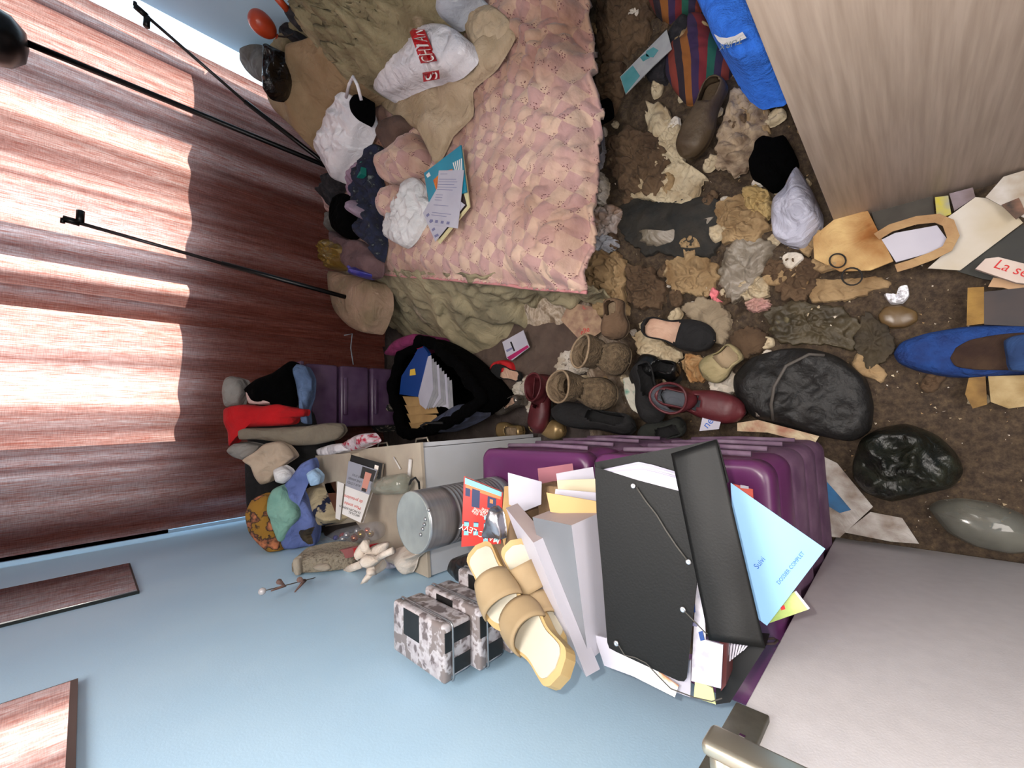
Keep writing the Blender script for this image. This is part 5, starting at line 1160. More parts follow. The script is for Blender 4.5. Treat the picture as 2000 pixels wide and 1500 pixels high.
book('book', 'black and white covered book beneath the portrait book on the dresser', [(686, 888), (680, 915), (742, 940), (747, 905)], PZ(712, 915, TZ + .072), (.25, -.5, .8), .018, mat('black_cover', (.04, .04, .045), rough=.4), deco=lambda b, p, n: pq(b, p, n, .2, .78, .8, .90, whp))
book('book', 'cream edged thin book leaning left of the portrait book', [(659, 940), (655, 1012), (664, 1016), (672, 945)], PZ(665, 980, TZ + .10), (.1, -.6, .7), .01, white_cov)
bx = thing('storage_box', 'dusty beige lidded box at the window end of the dresser', 'box', dz(650, 920))
b = MB(); q = [dz(616, 890, .05), dz(682, 885, .05), dz(690, 960, .05), dz(620, 965, .05)]; b.slab(q, .006, cr); b.build('lid', bx)
b = MB(); q = [c + (p - c) * .96 - V((0, 0, .006)) for c in (sum(q, V((0, 0, 0))) / 4,) for p in q]; b.slab(q, .043, cr, n=V((0, 0, 1))); b.build('body', bx)
# glass jar lying down, white marker pens, cord, card
gls = mat('cloudy_glass', (.64, .64, .58), (.55, .55, .49), scale=10, rough=.08, spec=.8, alpha=.55)
j0, j1 = dz(738, 950, .045), dz(792, 944, .045); ax = (j1 - j0); L_ = ax.length
t = thing('glass_jar', 'cloudy glass jar lying on its side behind the silver speaker', 'jar', (j0 + j1) / 2)
b = MB(); b.lathe([(.030, 0), (.034, .004), (.034, L_ * .25), (.038, L_ * .35), (.038, L_ * .92), (.030, L_), (.0, L_)], gls, Matrix.Translation(j0) @ ax.to_track_quat('Z', 'Y').to_matrix().to_4x4(), 32); b.build('glass', t)
b = MB(); b.tube([dz(802, 897, .008), dz(799, 933, .008)], .0075, white_cov, 12); b.build('marker_pen', label='white capped marker pen lying across the dresser top', cat='pen')
b = MB(); b.tube([dz(769, 893, .006), dz(782, 916, .006)], .003, white_cov, 8); b.build('plastic_stick', label='thin white plastic stick lying left of the marker pen', cat='stick')
b = MB(); b.tube([dz(x, y, h) for x, y, h in ((796, 959, .01), (798, 950, .02), (803, 938, .04), (811, 933, .05), (818, 942, .045), (819, 954, .02))], .0042, L_black, 8); b.build('cord_loop', label='black braided cord loop standing beside the silver speaker', cat='cord')
lump('packet', 'clear packet of small pink and red beads at the dresser edge', 'packet', [(672, 868), (700, 850), (722, 846), (733, 862), (715, 872), (690, 880)], .03, mat('bead_packet', (.72, .66, .68), (.62, .16, .25), scale=30, rough=.2, lo=.5, hi=.6, bump=.4), z=TZ + .03, wr=.3, seed=90, low=.03)
lump('packet', 'shiny pale wrapper lying beside the bead packet', 'wrapper', [(622, 878), (650, 868), (672, 866), (678, 880), (655, 888), (630, 890)], .03, P_white, z=TZ + .03, wr=.3, seed=91, low=.03)
# sweets bottle, soft toys, crepe flower, wire with pearl: along the wall side
bt_ = thing('plastic_bottle', 'clear plastic bottle filled with shiny coloured baubles by the speaker', 'bottle', dz(670, 1045))
a0_, a1_ = dz(632, 1056, .05), dz(738, 1036, .05); ax = a1_ - a0_; L_ = ax.length
b = MB(); b.lathe([(.012, 0), (.016, L_ * .06), (.032, L_ * .22), (.040, L_ * .36), (.040, L_ * .9), (.034, L_), (0, L_)], mat('clear_bottle_wall', (.72, .72, .74), rough=.08, spec=.8, alpha=.2), Matrix.Translation(a0_) @ ax.to_track_quat('Z', 'Y').to_matrix().to_4x4(), 32); b.build('bottle_wall', bt_)
bc_ = [mat('blue_bauble', (.06, .08, .50), rough=.12, metal=.3), mat('copper_bauble', (.75, .42, .30), rough=.12, metal=.9), mat('red_bauble', (.50, .04, .05), rough=.12), mat('gold_bauble', (.62, .50, .22), rough=.15, metal=.9), mat('silver_bauble', (.8, .8, .82), rough=.1, metal=.9)]
for k in range(11):
    q = a0_.lerp(a1_, .28 + .062 * k) + V((.012 * math.sin(k * 2.3), .012 * math.cos(k * 3.1), .008 * math.sin(k * 5)))
    b = MB(); r_ = .012 + .005 * (k % 3) / 2; b.lathe([(r_ * math.sin(math.pi * i / 10), -r_ * math.cos(math.pi * i / 10)) for i in range(11)], bc_[(k * 2 + k // 3) % 5], Matrix.Translation(q), 16); b.build('bauble', label=('blue', 'copper', 'red', 'gold', 'silver')[(k * 2 + k // 3) % 5] + ' shiny bauble, number %s along the clear bottle from its neck' % ('one two three four five six seven eight nine ten eleven'.split()[k]), cat='bauble', group='baubles in the clear bottle')
toy = mat('speckled_grey_plush', (.58, .54, .47), (.34, .29, .24), scale=90, rough=1, bump=.8, bscale=200, lo=.5, hi=.75)
def vpat(b, pl, y, th, m, **k): patch(b, [PP(px, py, V((0, y, .95)), V((0, -.8, .6)).normalized()) for px, py in pl], (0, -.8, .6), th, m, **k)
b = MB(); vpat(b, [(572, 1098), (580, 1088), (620, 1078), (650, 1074), (688, 1078), (700, 1100), (690, 1112), (655, 1122), (610, 1132), (590, 1140), (574, 1120)], 1.72, .05, toy, wr=.06, seed=92, low=.12)
tb = b.build('soft_toy', None, 'grimy grey plush toy propped along the wall at the end of the dresser', 'toy')
b = MB(); vpat(b, [(612, 1106), (625, 1100), (642, 1100), (648, 1108), (638, 1114), (618, 1112)], 1.66, .02, mat('pale_plush', (.62, .58, .52), rough=1), wr=.05, seed=93, low=.02); b.build('paw', tb)
b = MB(); vpat(b, [(574, 1092), (586, 1090), (590, 1110), (588, 1128), (576, 1118)], 1.66, .02, _M['pale_plush'], wr=.05, seed=94, low=.02); b.build('ear', tb)
for (x0_, x1_, y0_, y1_, c_, lb) in ((690, 712, 1068, 1092, 'red_cloth', 'small bright red box between the plush toy and the paper flower'), (655, 678, 1072, 1092, 'faded_red', 'small faded red box against the plush toy')):
    m_ = _M.get(c_) or mat('faded_red', (.58, .34, .34), rough=.8)
    b = MB(); b.slab([PZ(x, y, TZ + .16) for x, y in ((x0_, y0_ + 3), (x1_, y0_), (x1_ + 2, y1_ - 2), (x0_ + 2, y1_))], .06, m_); b.build('small_box', label=lb, cat='box')
lump('soft_toy', 'cream and navy knitted doll in front of the brown card at the dresser end', 'toy', [(604, 958), (618, 948), (630, 952), (640, 975), (650, 1000), (656, 1015), (640, 1025), (620, 1018), (604, 990)], .07, mat('cream_navy_knit', (.68, .62, .50), (.10, .12, .22), scale=16, rough=1, lo=.56, hi=.6), z=TZ + .06, wr=.12, seed=95, low=.06)
b = MB(); b.slab([PZ(x, y, TZ + .05) for x, y in ((634, 945), (656, 940), (662, 1000), (646, 1004))], .006, mat('brown_card', (.36, .20, .12), rough=.8)); b.build('card', label='reddish brown card standing between the knitted doll and the portrait book', cat='card')
lump('artificial_leaf', 'dark olive artificial leaf sprig on the blue cloth', 'leaf', [(578, 1030), (590, 1026), (600, 1034), (612, 1030), (606, 1046), (610, 1062), (600, 1056), (592, 1042)], .02, mat('dark_olive', (.2, .2, .14), rough=.7), z=TZ + .16, wr=.3, seed=96, rag=.2)
b = MB(); b.slab([PZ(x, y, TZ + .012) for x, y in ((628, 1030), (690, 1020), (700, 1034), (640, 1062))], .012, mat('dark_wood_tray', (.16, .11, .08), (.10, .07, .05), scale=10)); b.build('tray', label='dark wooden tray under the clear bottle of baubles', cat='tray')
fl_m = mat('ivory_crepe', (.86, .81, .76), (.78, .72, .66), scale=14, rough=.9, bump=.3)
fc_ = PZ(722, 1092, TZ + .17); fw = thing('paper_flower', 'large ivory crepe paper flower with a fluffy stem at the dresser corner', 'flower', fc_)
for k in range(9):
    a = 2 * math.pi * k / 9; b = MB(); vs = []; fs = []; ex = V((math.cos(a), math.sin(a), 0)); ey = V((-math.sin(a), math.cos(a), 0))
    for i in range(9):
        s_ = i / 8; w_ = .024 * math.sin(math.pi * min(1, .15 + s_ * .85)) ** .7
        for j in range(5):
            v_ = (j - 2) / 2; vs.append(fc_ + ex * (.008 + .062 * s_) + ey * (w_ * v_) + V((0, 0, .035 * math.sin(s_ * 2.4 + k) - .012 * v_ * v_ * 2 + (.014 if k % 2 else 0))))
    for i in range(8):
        for j in range(4): q = i * 5 + j; fs.append((q, q + 1, q + 6, q + 5))
    b.add(vs, fs, fl_m, True); b.build('petal', fw, solid=.0015)
b = MB(); b.tube([PZ(658, 1120, TZ + .15), PZ(680, 1112, TZ + .15), PZ(706, 1102, TZ + .16)], .014, fl_m, 14); b.build('stem', fw)
b = MB(); b.tube([PZ(735, 1092, TZ + .17), PZ(752, 1082, TZ + .17), PZ(768, 1075, TZ + .16)], .011, fl_m, 12); b.build('stamen', fw)
lump('gift_bag', 'white and purple paper gift bag crushed under the ivory flower', 'bag', [(728, 1108), (745, 1092), (770, 1078), (790, 1085), (788, 1104), (760, 1112), (740, 1116)], .03, mat('white_purple_print', (.80, .78, .82), (.30, .14, .36), scale=16, rough=.5, lo=.48, hi=.52), z=TZ + .03, wr=.2, seed=97, low=.03)
lump('veil', 'crumpled ivory gauze hanging over the dresser corner', 'cloth', [(762, 1078), (790, 1066), (820, 1060), (832, 1075), (815, 1090), (810, 1108), (800, 1124), (796, 1105), (780, 1095)], .04, fl_m, z=TZ + .02, wr=.6, fr=26, style='fold', seed=98)
w0, w1 = PZ(512, 1155, TZ + .42), PZ(660, 1117, TZ + .15); w0 = PX(512, 1155, WX + .05)
wr_ = thing('wire_ornament', 'thin silver wire with a pearl tip leaning on the blue wall', 'ornament', w1)
b = MB(); b.tube([w1, w0.lerp(w1, .4), w0], .0018, SLV, 8); b.build('wire', wr_)
b = MB(); b.lathe([(.011 * math.sin(math.pi * i / 10), -.011 * math.cos(math.pi * i / 10)) for i in range(11)], mat('pearl', (.72, .70, .70), rough=.2, spec=.8), Matrix.Translation(w0), 20); b.build('pearl', wr_)
for k, (s_, tpx) in enumerate(((.25, (530, 1158)), (.5, (576, 1160)))):
    c_ = w0.lerp(w1, s_); b = MB(); b.tube([PX(545 + k * 40, 1136 - k * 4, WX + .07), c_, PX(tpx[0], tpx[1] - 4, WX + .05)], [.009, .007, .002], mat('brown_ribbon', (.44, .34, .31), rough=.9), 8); b.build('ribbon', wr_)
# ------------------------------------------------------------------ clothes heaped at the curtain end
def vl(name, label, cat, pl, y, th, m, n=(0, -.8, .6), **k):
    b = MB(); o = V((0, y, .95)); k.setdefault('low', .05)
    patch(b, [PP(px, py, o, V(n).normalized()) for px, py in pl], n, th, m, **k); return b.build(name, None, label, cat)
Hn = V((0, -.8, .6)).normalized()
vl('laundry_heap', 'near black bundle of laundry behind the bright clothes at the curtain', 'laundry', [(480, 905), (500, 790), (560, 760), (600, 800), (612, 850), (640, 900), (640, 1040), (560, 1070), (490, 1030)], 2.42, .05, mat('near_black_cloth', (.05, .045, .05), rough=.95), wr=.3, seed=100, low=.30)
vl('sweater', 'black woollen sweater slumped down the curtain on top of the heap', 'clothes', [(482, 762), (505, 742), (540, 728), (572, 706), (582, 712), (576, 740), (582, 780), (572, 800), (530, 790), (495, 788)], 2.36, .09, F_black, wr=.15, seed=101)
vl('shirt', 'dusky blue shirt hanging beside the black sweater over the clear drawers', 'clothes', [(575, 712), (600, 716), (612, 740), (610, 775), (602, 800), (604, 828), (590, 825), (588, 790), (580, 750)], 2.36, .05, mat('dusky_blue_cloth', (.34, .42, .55), (.26, .33, .45), scale=9, rough=.9), wr=.4, fr=20, style='fold', fold=V((1, 0, 0)), seed=102)
vl('cloth', 'grey cloth bundle highest on the heap against the curtain', 'cloth', [(440, 760), (445, 740), (456, 735), (478, 742), (484, 758), (475, 780), (470, 792), (446, 795), (440, 780)], 2.36, .07, mat('mid_grey_cloth', (.52, .50, .48), (.44, .42, .40), scale=8, rough=.95), wr=.2, seed=103)
vl('cloth', 'pale pink white cloth knotted above the red garment', 'cloth', [(482, 764), (495, 768), (512, 775), (522, 770), (534, 778), (530, 788), (510, 790), (488, 788)], 2.31, .04, mat('pale_pink_cloth', (.74, .62, .60), (.68, .56, .54), scale=8, rough=.9), wr=.3, seed=104)
vl('sweatshirt', 'bright red sweatshirt draped across the heap by the curtain', 'clothes', [(440, 800), (455, 793), (480, 790), (515, 793), (545, 789), (575, 796), (600, 800), (598, 812), (582, 816), (575, 828), (545, 832), (500, 834), (470, 838), (465, 858), (450, 872), (448, 845), (440, 825)], 2.30, .06, mat('bright_red_fleece', (.72, .05, .08), (.62, .03, .06), scale=10, rough=1), wr=.12, seed=105)
vl('sweatshirt', 'long grey brown sweatshirt lying below the red one', 'clothes', [(466, 842), (480, 836), (520, 836), (560, 834), (600, 832), (640, 826), (668, 828), (675, 842), (660, 858), (620, 868), (580, 870), (540, 862), (500, 858), (470, 858)], 2.26, .06, mat('grey_brown_fleece', (.48, .44, .38), (.42, .38, .33), scale=9, rough=1), wr=.12, seed=106)
vl('cloth', 'grey cloth with a dark pattern hanging at the left end of the heap', 'cloth', [(446, 880), (460, 866), (485, 864), (510, 870), (500, 888), (480, 898), (458, 892)], 2.28, .05, mat('mid_grey_cloth'), wr=.2, seed=107)
vl('blouse', 'crumpled cream blouse spread on the heap under the grey sweatshirt', 'clothes', [(476, 898), (500, 882), (520, 866), (550, 862), (568, 876), (578, 892), (560, 905), (540, 920), (530, 940), (512, 946), (500, 930), (492, 910)], 2.18, .05, mat('cream_blouse', (.70, .62, .54), (.60, .53, .46), scale=8, rough=.95, bump=.3), wr=.35, fr=18, seed=108)
vl('tissue', 'small white crumpled tissue beside the cream blouse', 'paper', [(536, 918), (552, 910), (566, 918), (572, 930), (556, 944), (540, 940)], 2.12, .03, F_white, wr=.4, seed=109)
vl('jeans', 'lavender blue trousers curling down through the middle of the heap', 'clothes', [(590, 905), (612, 895), (618, 915), (600, 940), (590, 960), (604, 985), (618, 1010), (622, 1040), (612, 1075), (570, 1082), (552, 1060), (572, 1020), (580, 990), (560, 970), (555, 950), (575, 925)], 2.14, .06, mat('lavender_blue_cloth', (.40, .46, .68), (.32, .38, .58), scale=8, rough=.9, bump=.3), wr=.3, fr=16, seed=110)
vl('towel', 'mint green towel bunched left of the lavender trousers', 'towel', [(522, 985), (535, 955), (555, 948), (572, 970), (585, 985), (590, 1005), (572, 1030), (560, 1052), (548, 1056), (530, 1020)], 2.10, .06, mat('mint_cloth', (.50, .66, .60), (.43, .60, .55), scale=8, rough=.95, bump=.3), wr=.25, fr=14, seed=111)
vl('cushion', 'round mustard and black floral cushion at the wall end of the heap', 'cushion', [(484, 1000), (495, 975), (512, 966), (530, 968), (538, 1000), (550, 1040), (560, 1080), (540, 1084), (510, 1060), (490, 1035)], 2.12, .07, mat('mustard_floral', (.56, .40, .12), (.08, .08, .09), scale=20, rough=.9, c3=(.74, .45, .30), lo=.50, hi=.54), wr=.10, seed=112)
vl('sock', 'pale blue sock lying between the lavender trousers and the beige box', 'sock', [(600, 925), (614, 916), (628, 930), (625, 945), (608, 948)], 2.05, .03, mat('pale_blue_cloth', (.60, .72, .84), rough=.95), wr=.2, seed=113)
# ------------------------------------------------------------------ black fleece bag full of papers on the floor
bgc = [(745, 760), (755, 700), (800, 668), (830, 655), (880, 690), (935, 740), (948, 775), (925, 812), (880, 838), (800, 858), (760, 850)]
bg = thing('tote_bag', 'large black fleece rimmed bag standing open, stuffed with files and papers', 'bag', PZ(850, 765, .05))
b = MB(); zr = .30
rim = closed_spline([PZ(x, y, zr) for x, y in ((792, 848), (772, 795), (768, 735), (790, 690), (828, 664), (868, 690), (912, 735), (938, 775), (915, 802), (880, 822), (835, 840))], 60)
b.tube([p + V((0, 0, .012 * math.sin(i * .9))) for i, p in enumerate(rim)], [.030 + .006 * math.sin(i * 2.1) for i in range(60)], F_black, 12, closed=True); b.build('fleece_rim', bg)
b = MB(); c_ = sum(rim, V((0, 0, 0))) / 60; vs = []
for k in range(7):
    q = k / 6
    for p in rim: e = c_ + (p - c_) * (1 + .12 * math.sin(q * 3) - .12 * q); vs.append(V((e.x, e.y, zr * (1 - q) + .01)))
b.add(vs, [(i * 60 + j, i * 60 + (j + 1) % 60, (i + 1) * 60 + (j + 1) % 60, (i + 1) * 60 + j) for i in range(6) for j in range(60)] + [[360 + j for j in range(60)]], F_black, True); b.build('bag_body', bg)
b = MB(); b.tube([PZ(x, y, z_) for x, y, z_ in ((828, 838, .31), (822, 832, .35), (832, 826, .37), (865, 826, .34))], .006, L_black); b.build('strap', bg)
lump('cloth', 'floral black print cloth between the clear drawers and the black bag', 'cloth', [(732, 750), (745, 745), (760, 765), (765, 800), (755, 835), (742, 845), (732, 815), (728, 780)], .08, mat('black_floral_print', (.03, .03, .03), (.42, .38, .34), scale=40, rough=.9, lo=.55, hi=.6), z=.25, wr=.15, seed=120, low=.2)
lump('cloth', 'deep pink cloth at the top of the black bag under the sheet', 'cloth', [(756, 692), (780, 665), (815, 652), (826, 665), (800, 680), (775, 695)], .05, mat('deep_pink_cloth', (.42, .10, .28), rough=.9), z=.30, wr=.2, seed=121, low=.2)
blue_f = mat('blue_folder', (.05, .22, .48), rough=.5)
b = MB(); b.slab([PZ(x, y, .29) for x, y in ((806, 700), (822, 670), (836, 690), (815, 775), (780, 770), (784, 735))], .02, blue_f); b.slab([PZ(x, y, .2915) for x, y in ((801, 722), (810, 720), (812, 732), (800, 734))], .0006, mat('yellow_label', (.85, .70, .25))); b.slab([PZ(x, y, .2915) for x, y in ((812, 672), (822, 668), (826, 678), (814, 682))], .0006, mat('red_cloth'))
b.build('folder', label='blue folder with a yellow label in the black bag', cat='folder')
gp = mat('grey_paper_stack', (.62, .62, .63), (.50, .50, .52), scale=10, rough=.8)
for k in range(9):
    b = MB(); dx = k * 5; b.slab([PZ(x, y, .285 - k * .002) for x, y in ((812 + dx, 745 + k * 3), (826 + dx, 700 + k * 6), (842 + dx, 694 + k * 6), (846 + dx, 760 + k * 6), (832 + dx, 800 - k), (820 + dx, 790))], .0016, gp if k % 3 else PAP)
    b.build('paper_sheet', label='grey white sheet fanned in the black bag, %s from the blue folder' % ('first second third fourth fifth sixth seventh eighth ninth'.split()[k]), cat='paper', group='sheets fanned in the black bag')
kr = mat('manila_folder', (.72, .58, .38), (.64, .50, .32), scale=10, rough=.8)
for k in range(4):
    b = MB(); b.slab([PZ(x, y, .25 - k * .006) for x, y in ((786 + k * 4, 774 + k * 17), (848 + k * 2, 776 + k * 17), (856, 792 + k * 15), (796 + k * 4, 794 + k * 17))], .003, kr); b.build('manila_folder', label='tan manila folder, %s one down from the blue folder in the bag' % ('first second third fourth'.split()[k]), cat='folder', group='manila folders in the black bag')
lump('cloth', 'slate blue cloth at the bag mouth beside the dresser', 'cloth', [(845, 825), (880, 800), (900, 790), (925, 790), (930, 812), (900, 830), (860, 845)], .04, mat('slate_cloth', (.20, .22, .30), (.14, .15, .2), scale=10, rough=.9), z=.26, wr=.3, seed=122, low=.1)
# thin grey cable hanging by the curtain foot
b = MB(); b.tube([PY(672, 655, 2.70), PY(688, 652, 2.68), PY(685, 680, 2.66), PY(690, 712, 2.64)], .004, mat('grey_cable', (.5, .52, .55)), 8); b.build('cable', label='thin grey cable hanging at the foot of the curtain', cat='cable')
# ================================================================== floral tins by the wall
def tin_mat(name, dark=False):
    m = bpy.data.materials.new(name); m.use_nodes = True; nt = m.node_tree; N = nt.nodes; L = nt.links; b = N['Principled BSDF']; b.inputs['Roughness'].default_value = .35
    tc = N.new('ShaderNodeTexCoord')
    v = N.new('ShaderNodeTexVoronoi'); v.inputs['Scale'].default_value = 30; v.feature = 'SMOOTH_F1'; n_ = N.new('ShaderNodeTexNoise'); n_.inputs['Scale'].default_value = 70; L.new(tc.outputs['Object'], n_.inputs[0])
    ad = N.new('ShaderNodeVectorMath'); ad.operation = 'MULTIPLY_ADD'; L.new(n_.outputs['Color'], ad.inputs[0]); ad.inputs[1].default_value = (.035, .035, .035); L.new(tc.outputs['Object'], ad.inputs[2]); L.new(ad.outputs[0], v.inputs['Vector'])
    r = N.new('ShaderNodeValToRGB'); L.new(v.outputs['Distance'], r.inputs[0]); e = r.color_ramp.elements
    e[0].position = .25; e[0].color = (*S((.42, .38, .38) if not dark else (.20, .19, .19)), 1); e[1].position = .34; e[1].color = (*S((.66, .63, .64) if not dark else (.12, .12, .12)), 1)
    q = e.new(.48); q.color = (*S((.74, .72, .73) if not dark else (.10, .10, .10)), 1); q = e.new(.56); q.color = (*S((.50, .46, .45) if not dark else (.06, .06, .06)), 1)
    L.new(r.outputs[0], b.inputs['Base Color']); return m
TN = tin_mat('grey_flower_tin'); TD = tin_mat('black_flower_tin', True)
rimm = mat('tin_rim', (.62, .63, .64), rough=.3, metal=.8); bq = mat('black_panel', (.07, .07, .07), (.11, .11, .11), scale=30, rough=.4)
def tin(x0, x1, y0, y1, z0, z1, lb, M_=TN, sq=True):
    t = thing('floral_tin', lb, 'tin', ((x0 + x1) / 2, (y0 + y1) / 2, z0), 'floral tins stacked against the blue wall')
    b = MB(); b.box((x0 + .003, y0 + .003, z0), (x1 - .003, y1 - .003, z1 - .022), M_, .010)
    h0, h1 = z0 + .006, z1 - .026
    # checks on the near side
    n_ = 3
    for k in range(n_):
        xa = x0 + .012 + (x1 - x0 - .024) * k / n_; xb = x0 + .012 + (x1 - x0 - .024) * (k + 1) / n_
        if k % 2 == (0 if z0 > .9 else 1): b.box((xa, y0 + .0022, h0), (xb, y0 + .0035, h1), bq)
    if sq and z0 < .9: b.box((x1 - .0035, (y0 + y1) / 2 - .025, h0), (x1 - .0022, (y0 + y1) / 2 + .025, h1), bq)
    b.build('tin_body', t)
    b = MB(); b.box((x0, y0, z1 - .024), (x1, y1, z1), M_, .008)
    if sq: b.box((x1 - .062, (y0 + y1) / 2 - .012, z1 - .0005), (x1 - .004, (y0 + y1) / 2 + .052, z1 + .0006), bq)
    for k in range(2):
        if k == 0: b.box((x0 + .012 + (x1 - x0 - .024) * .55, y0 - .0008, z1 - .021), (x1 - .014, y0 + .001, z1 - .004), bq)
    b.build('lid', t)
    b = MB(); ring = rring(x0, x1, y0, y1, .010, z1 - .024, -.001); b.tube(ring, .0022, rimm, 8, closed=True); b.build('rim', t)
tin(-.553, -.436, .735, .940, .985, 1.065, 'grey floral tin with a black square on its lid, topmost of the stack')
tin(-.555, -.425, .715, .925, .905, .984, 'grey floral tin second from the top of the stack by the wall')
tin(-.545, -.395, .695, .890, .815, .904, 'grey floral tin third from the top, jutting out below the upper two')
tin(-.545, -.372, .675, .905, .722, .814, 'dark floral tin at the bottom of the stack on the purple drawers', TD, False)
b = MB(); b.box((-.40, .70, TZ + .001), (-.21, .83, .87), kr2 := mat('kraft_box', (.5, .4, .3), rough=.8), .003); b.build('carton', label='small carton hidden under the red paperback on the far purple drawers', cat='carton')
lump('handbag', 'small black shiny bag behind the cream sandals and the red paperback', 'bag', [(885, 1110), (892, 1088), (925, 1078), (960, 1072), (990, 1060), (1005, 1085), (985, 1130), (940, 1140), (905, 1130)], .06, L_blk2, z=.80, wr=.15, seed=130, low=.07)
lump('cloth', 'black cloth wedged under the cream sandals beside the tins', 'cloth', [(985, 1180), (1010, 1195), (1022, 1240), (1020, 1270), (1000, 1275), (985, 1240)], .05, F_dark, z=.78, wr=.15, seed=131, low=.05)
# ================================================================== boxes, sandals, folders on the near purple drawers
WB = mat('white_card_box', (.75, .74, .78), (.71, .70, .74), scale=4, rough=.45); WBs = mat('rosy_white_card', (.68, .62, .61), (.64, .58, .58), scale=6, rough=.6); GS = mat('silver_grey_print', (.46, .47, .49), (.42, .43, .45), scale=5, rough=.4, metal=.2)
def hexa(name, label, cat, top, depth_vec, ms, parts=('body',)):
    """box from 4 top corners (3D) and a depth vector; ms = materials top, sides"""
    b = MB(); p = [V(q) for q in top]; k = [q + depth_vec for q in p]
    b.add(p, [(0, 1, 2, 3)], ms[0]); b.add(k, [(3, 2, 1, 0)], ms[0])
    for i in range(4): b.add([p[i], p[(i + 1) % 4], k[(i + 1) % 4], k[i]], [(0, 1, 2, 3)], ms[1 + i])
    return b.build(name, None, label, cat)
# box 2: right-end / near side / grey top seen
zt = 1.02
A = PZ(1116, 1026, zt); B_ = PZ(1040, 1010, zt); C_ = PZ(1150, 1292, zt); D_ = C_ + (B_ - A) * .62
hexa('shoe_box', 'white box with a silver grey top standing beside the black folder', 'box', [A, B_, D_, C_], V((.02, -.015, -.26)), (GS, WBs, WB, WB, WB))
# box 1: thin, leaning
zt = 1.045
A = PZ(1067, 1046, zt); B_ = PZ(1010, 985, zt + .0); C_ = PZ(1166, 1312, zt)
u_ = (C_ - A); e1 = PZ(1052, 1050, zt - .0)
p0 = PZ(1000, 985, zt + .0); p1 = PZ(1068, 1046, zt); p2 = PZ(1172, 1312, zt - .03); p3 = PZ(1146, 1322, zt - .03)
th_ = V((.01, -.02, -.20))
n0, n1, n2, n3 = PZ(1042, 1060, zt), PZ(1067, 1047, zt - .035), PZ(1172, 1307, zt - .035), PZ(1145, 1322, zt)
hexa('flat_box', 'thin white box leaning behind the cream sandals', 'box', [n0, n1, n2, n3], PZ(988, 992, zt - .06) - n0, (WB, WBs, WB, WB, WB))
# sandals
CR = mat('cream_rubber', (.72, .62, .43), (.66, .54, .35), scale=10, rough=.7); CS = mat('cream_strap', (.62, .53, .40), (.55, .47, .35), scale=12, rough=.75); CI = mat('white_insole', (.76, .73, .66), (.68, .66, .60), scale=9, rough=.8)
def sandal(label, P0, P1, W_, n, s0, s1, zl):
    """slide sandal lying with its sole plane normal n; P0 heel, P1 toe (3D)"""
    n = V(n).normalized(); xa = (P1 - P0); L_ = xa.length; xa.normalize(); n = (n - xa * n.dot(xa)).normalized(); ya = n.cross(xa)
    t = thing('slide_sandal', label, 'sandal', P0)
    NS = 30; ring = [(i / NS, 1) for i in range(NS + 1)] + [(i / NS, -1) for i in range(NS, -1, -1)]
    def lay(k, h, m, nm, th):
        b = MB(); pts = [P0 + xa * (L_ * (.5 + (s - .5) * k)) + ya * (sg * W_ / 2 * f_w(s, heel=.8) * k) + n * h for s, sg in ring]
        b.slab(pts[:1] + pts[1:], th, m, n=n); return b.build(nm, t)
    lay(1, .02, CR, 'sole', .022); lay(.86, .0225, CI, 'insole', .002)
    b = MB(); vs = []; NA = 14
    for i in range(7):
        s = s0 + (s1 - s0) * i / 6
        for k in range(NA + 1):
            a = math.pi * k / NA; w = W_ / 2 * f_w(s, heel=.8) * 1.06
            vs.append(P0 + xa * (s * L_) + ya * (w * math.cos(a)) + n * (.015 + .038 * math.sin(a)))
    b.add(vs, [(i * (NA + 1) + k, i * (NA + 1) + k + 1, (i + 1) * (NA + 1) + k + 1, (i + 1) * (NA + 1) + k) for i in range(6) for k in range(NA)], CS, True); b.build('strap', t, solid=.004)
sn = (.25, -.55, .80)
def sp(px, py, z): return PZ(px, py, z)
sandal('cream slide sandal with a tan band lying uppermost beside the tins', sp(938, 1072, 1.03), sp(1012, 1232, 1.07), .075, sn, .45, .78, 0)
sandal('cream slide sandal with its white toe end pointing at the blue wall', sp(1112, 1325, 1.09), sp(1008, 1188, 1.03), .078, sn, .50, .80, 0)
sandal('cream slide sandal tucked behind the others against the thin white box', sp(1000, 1055, 1.00), sp(1072, 1215, .99), .07, sn, .30, .62, 0)
sandal('cream slide sandal squeezed lowest between the thin box and its pair', sp(1102, 1272, 1.03), sp(1035, 1150, .985), .07, sn, .34, .64, 0)
lump('foil_pouch', 'silver foil pouch crumpled on the side of the red paperback', 'pouch', [(947, 1048), (955, 1020), (966, 988), (978, 1000), (984, 1030), (984, 1052), (972, 1050)], .02, mat('silver_foil', (.60, .59, .61), rough=.25, metal=.9, bump=.3), z=1.0, wr=.25, fr=20, style='fold', fold=V((1, .4, 0)), seed=132)
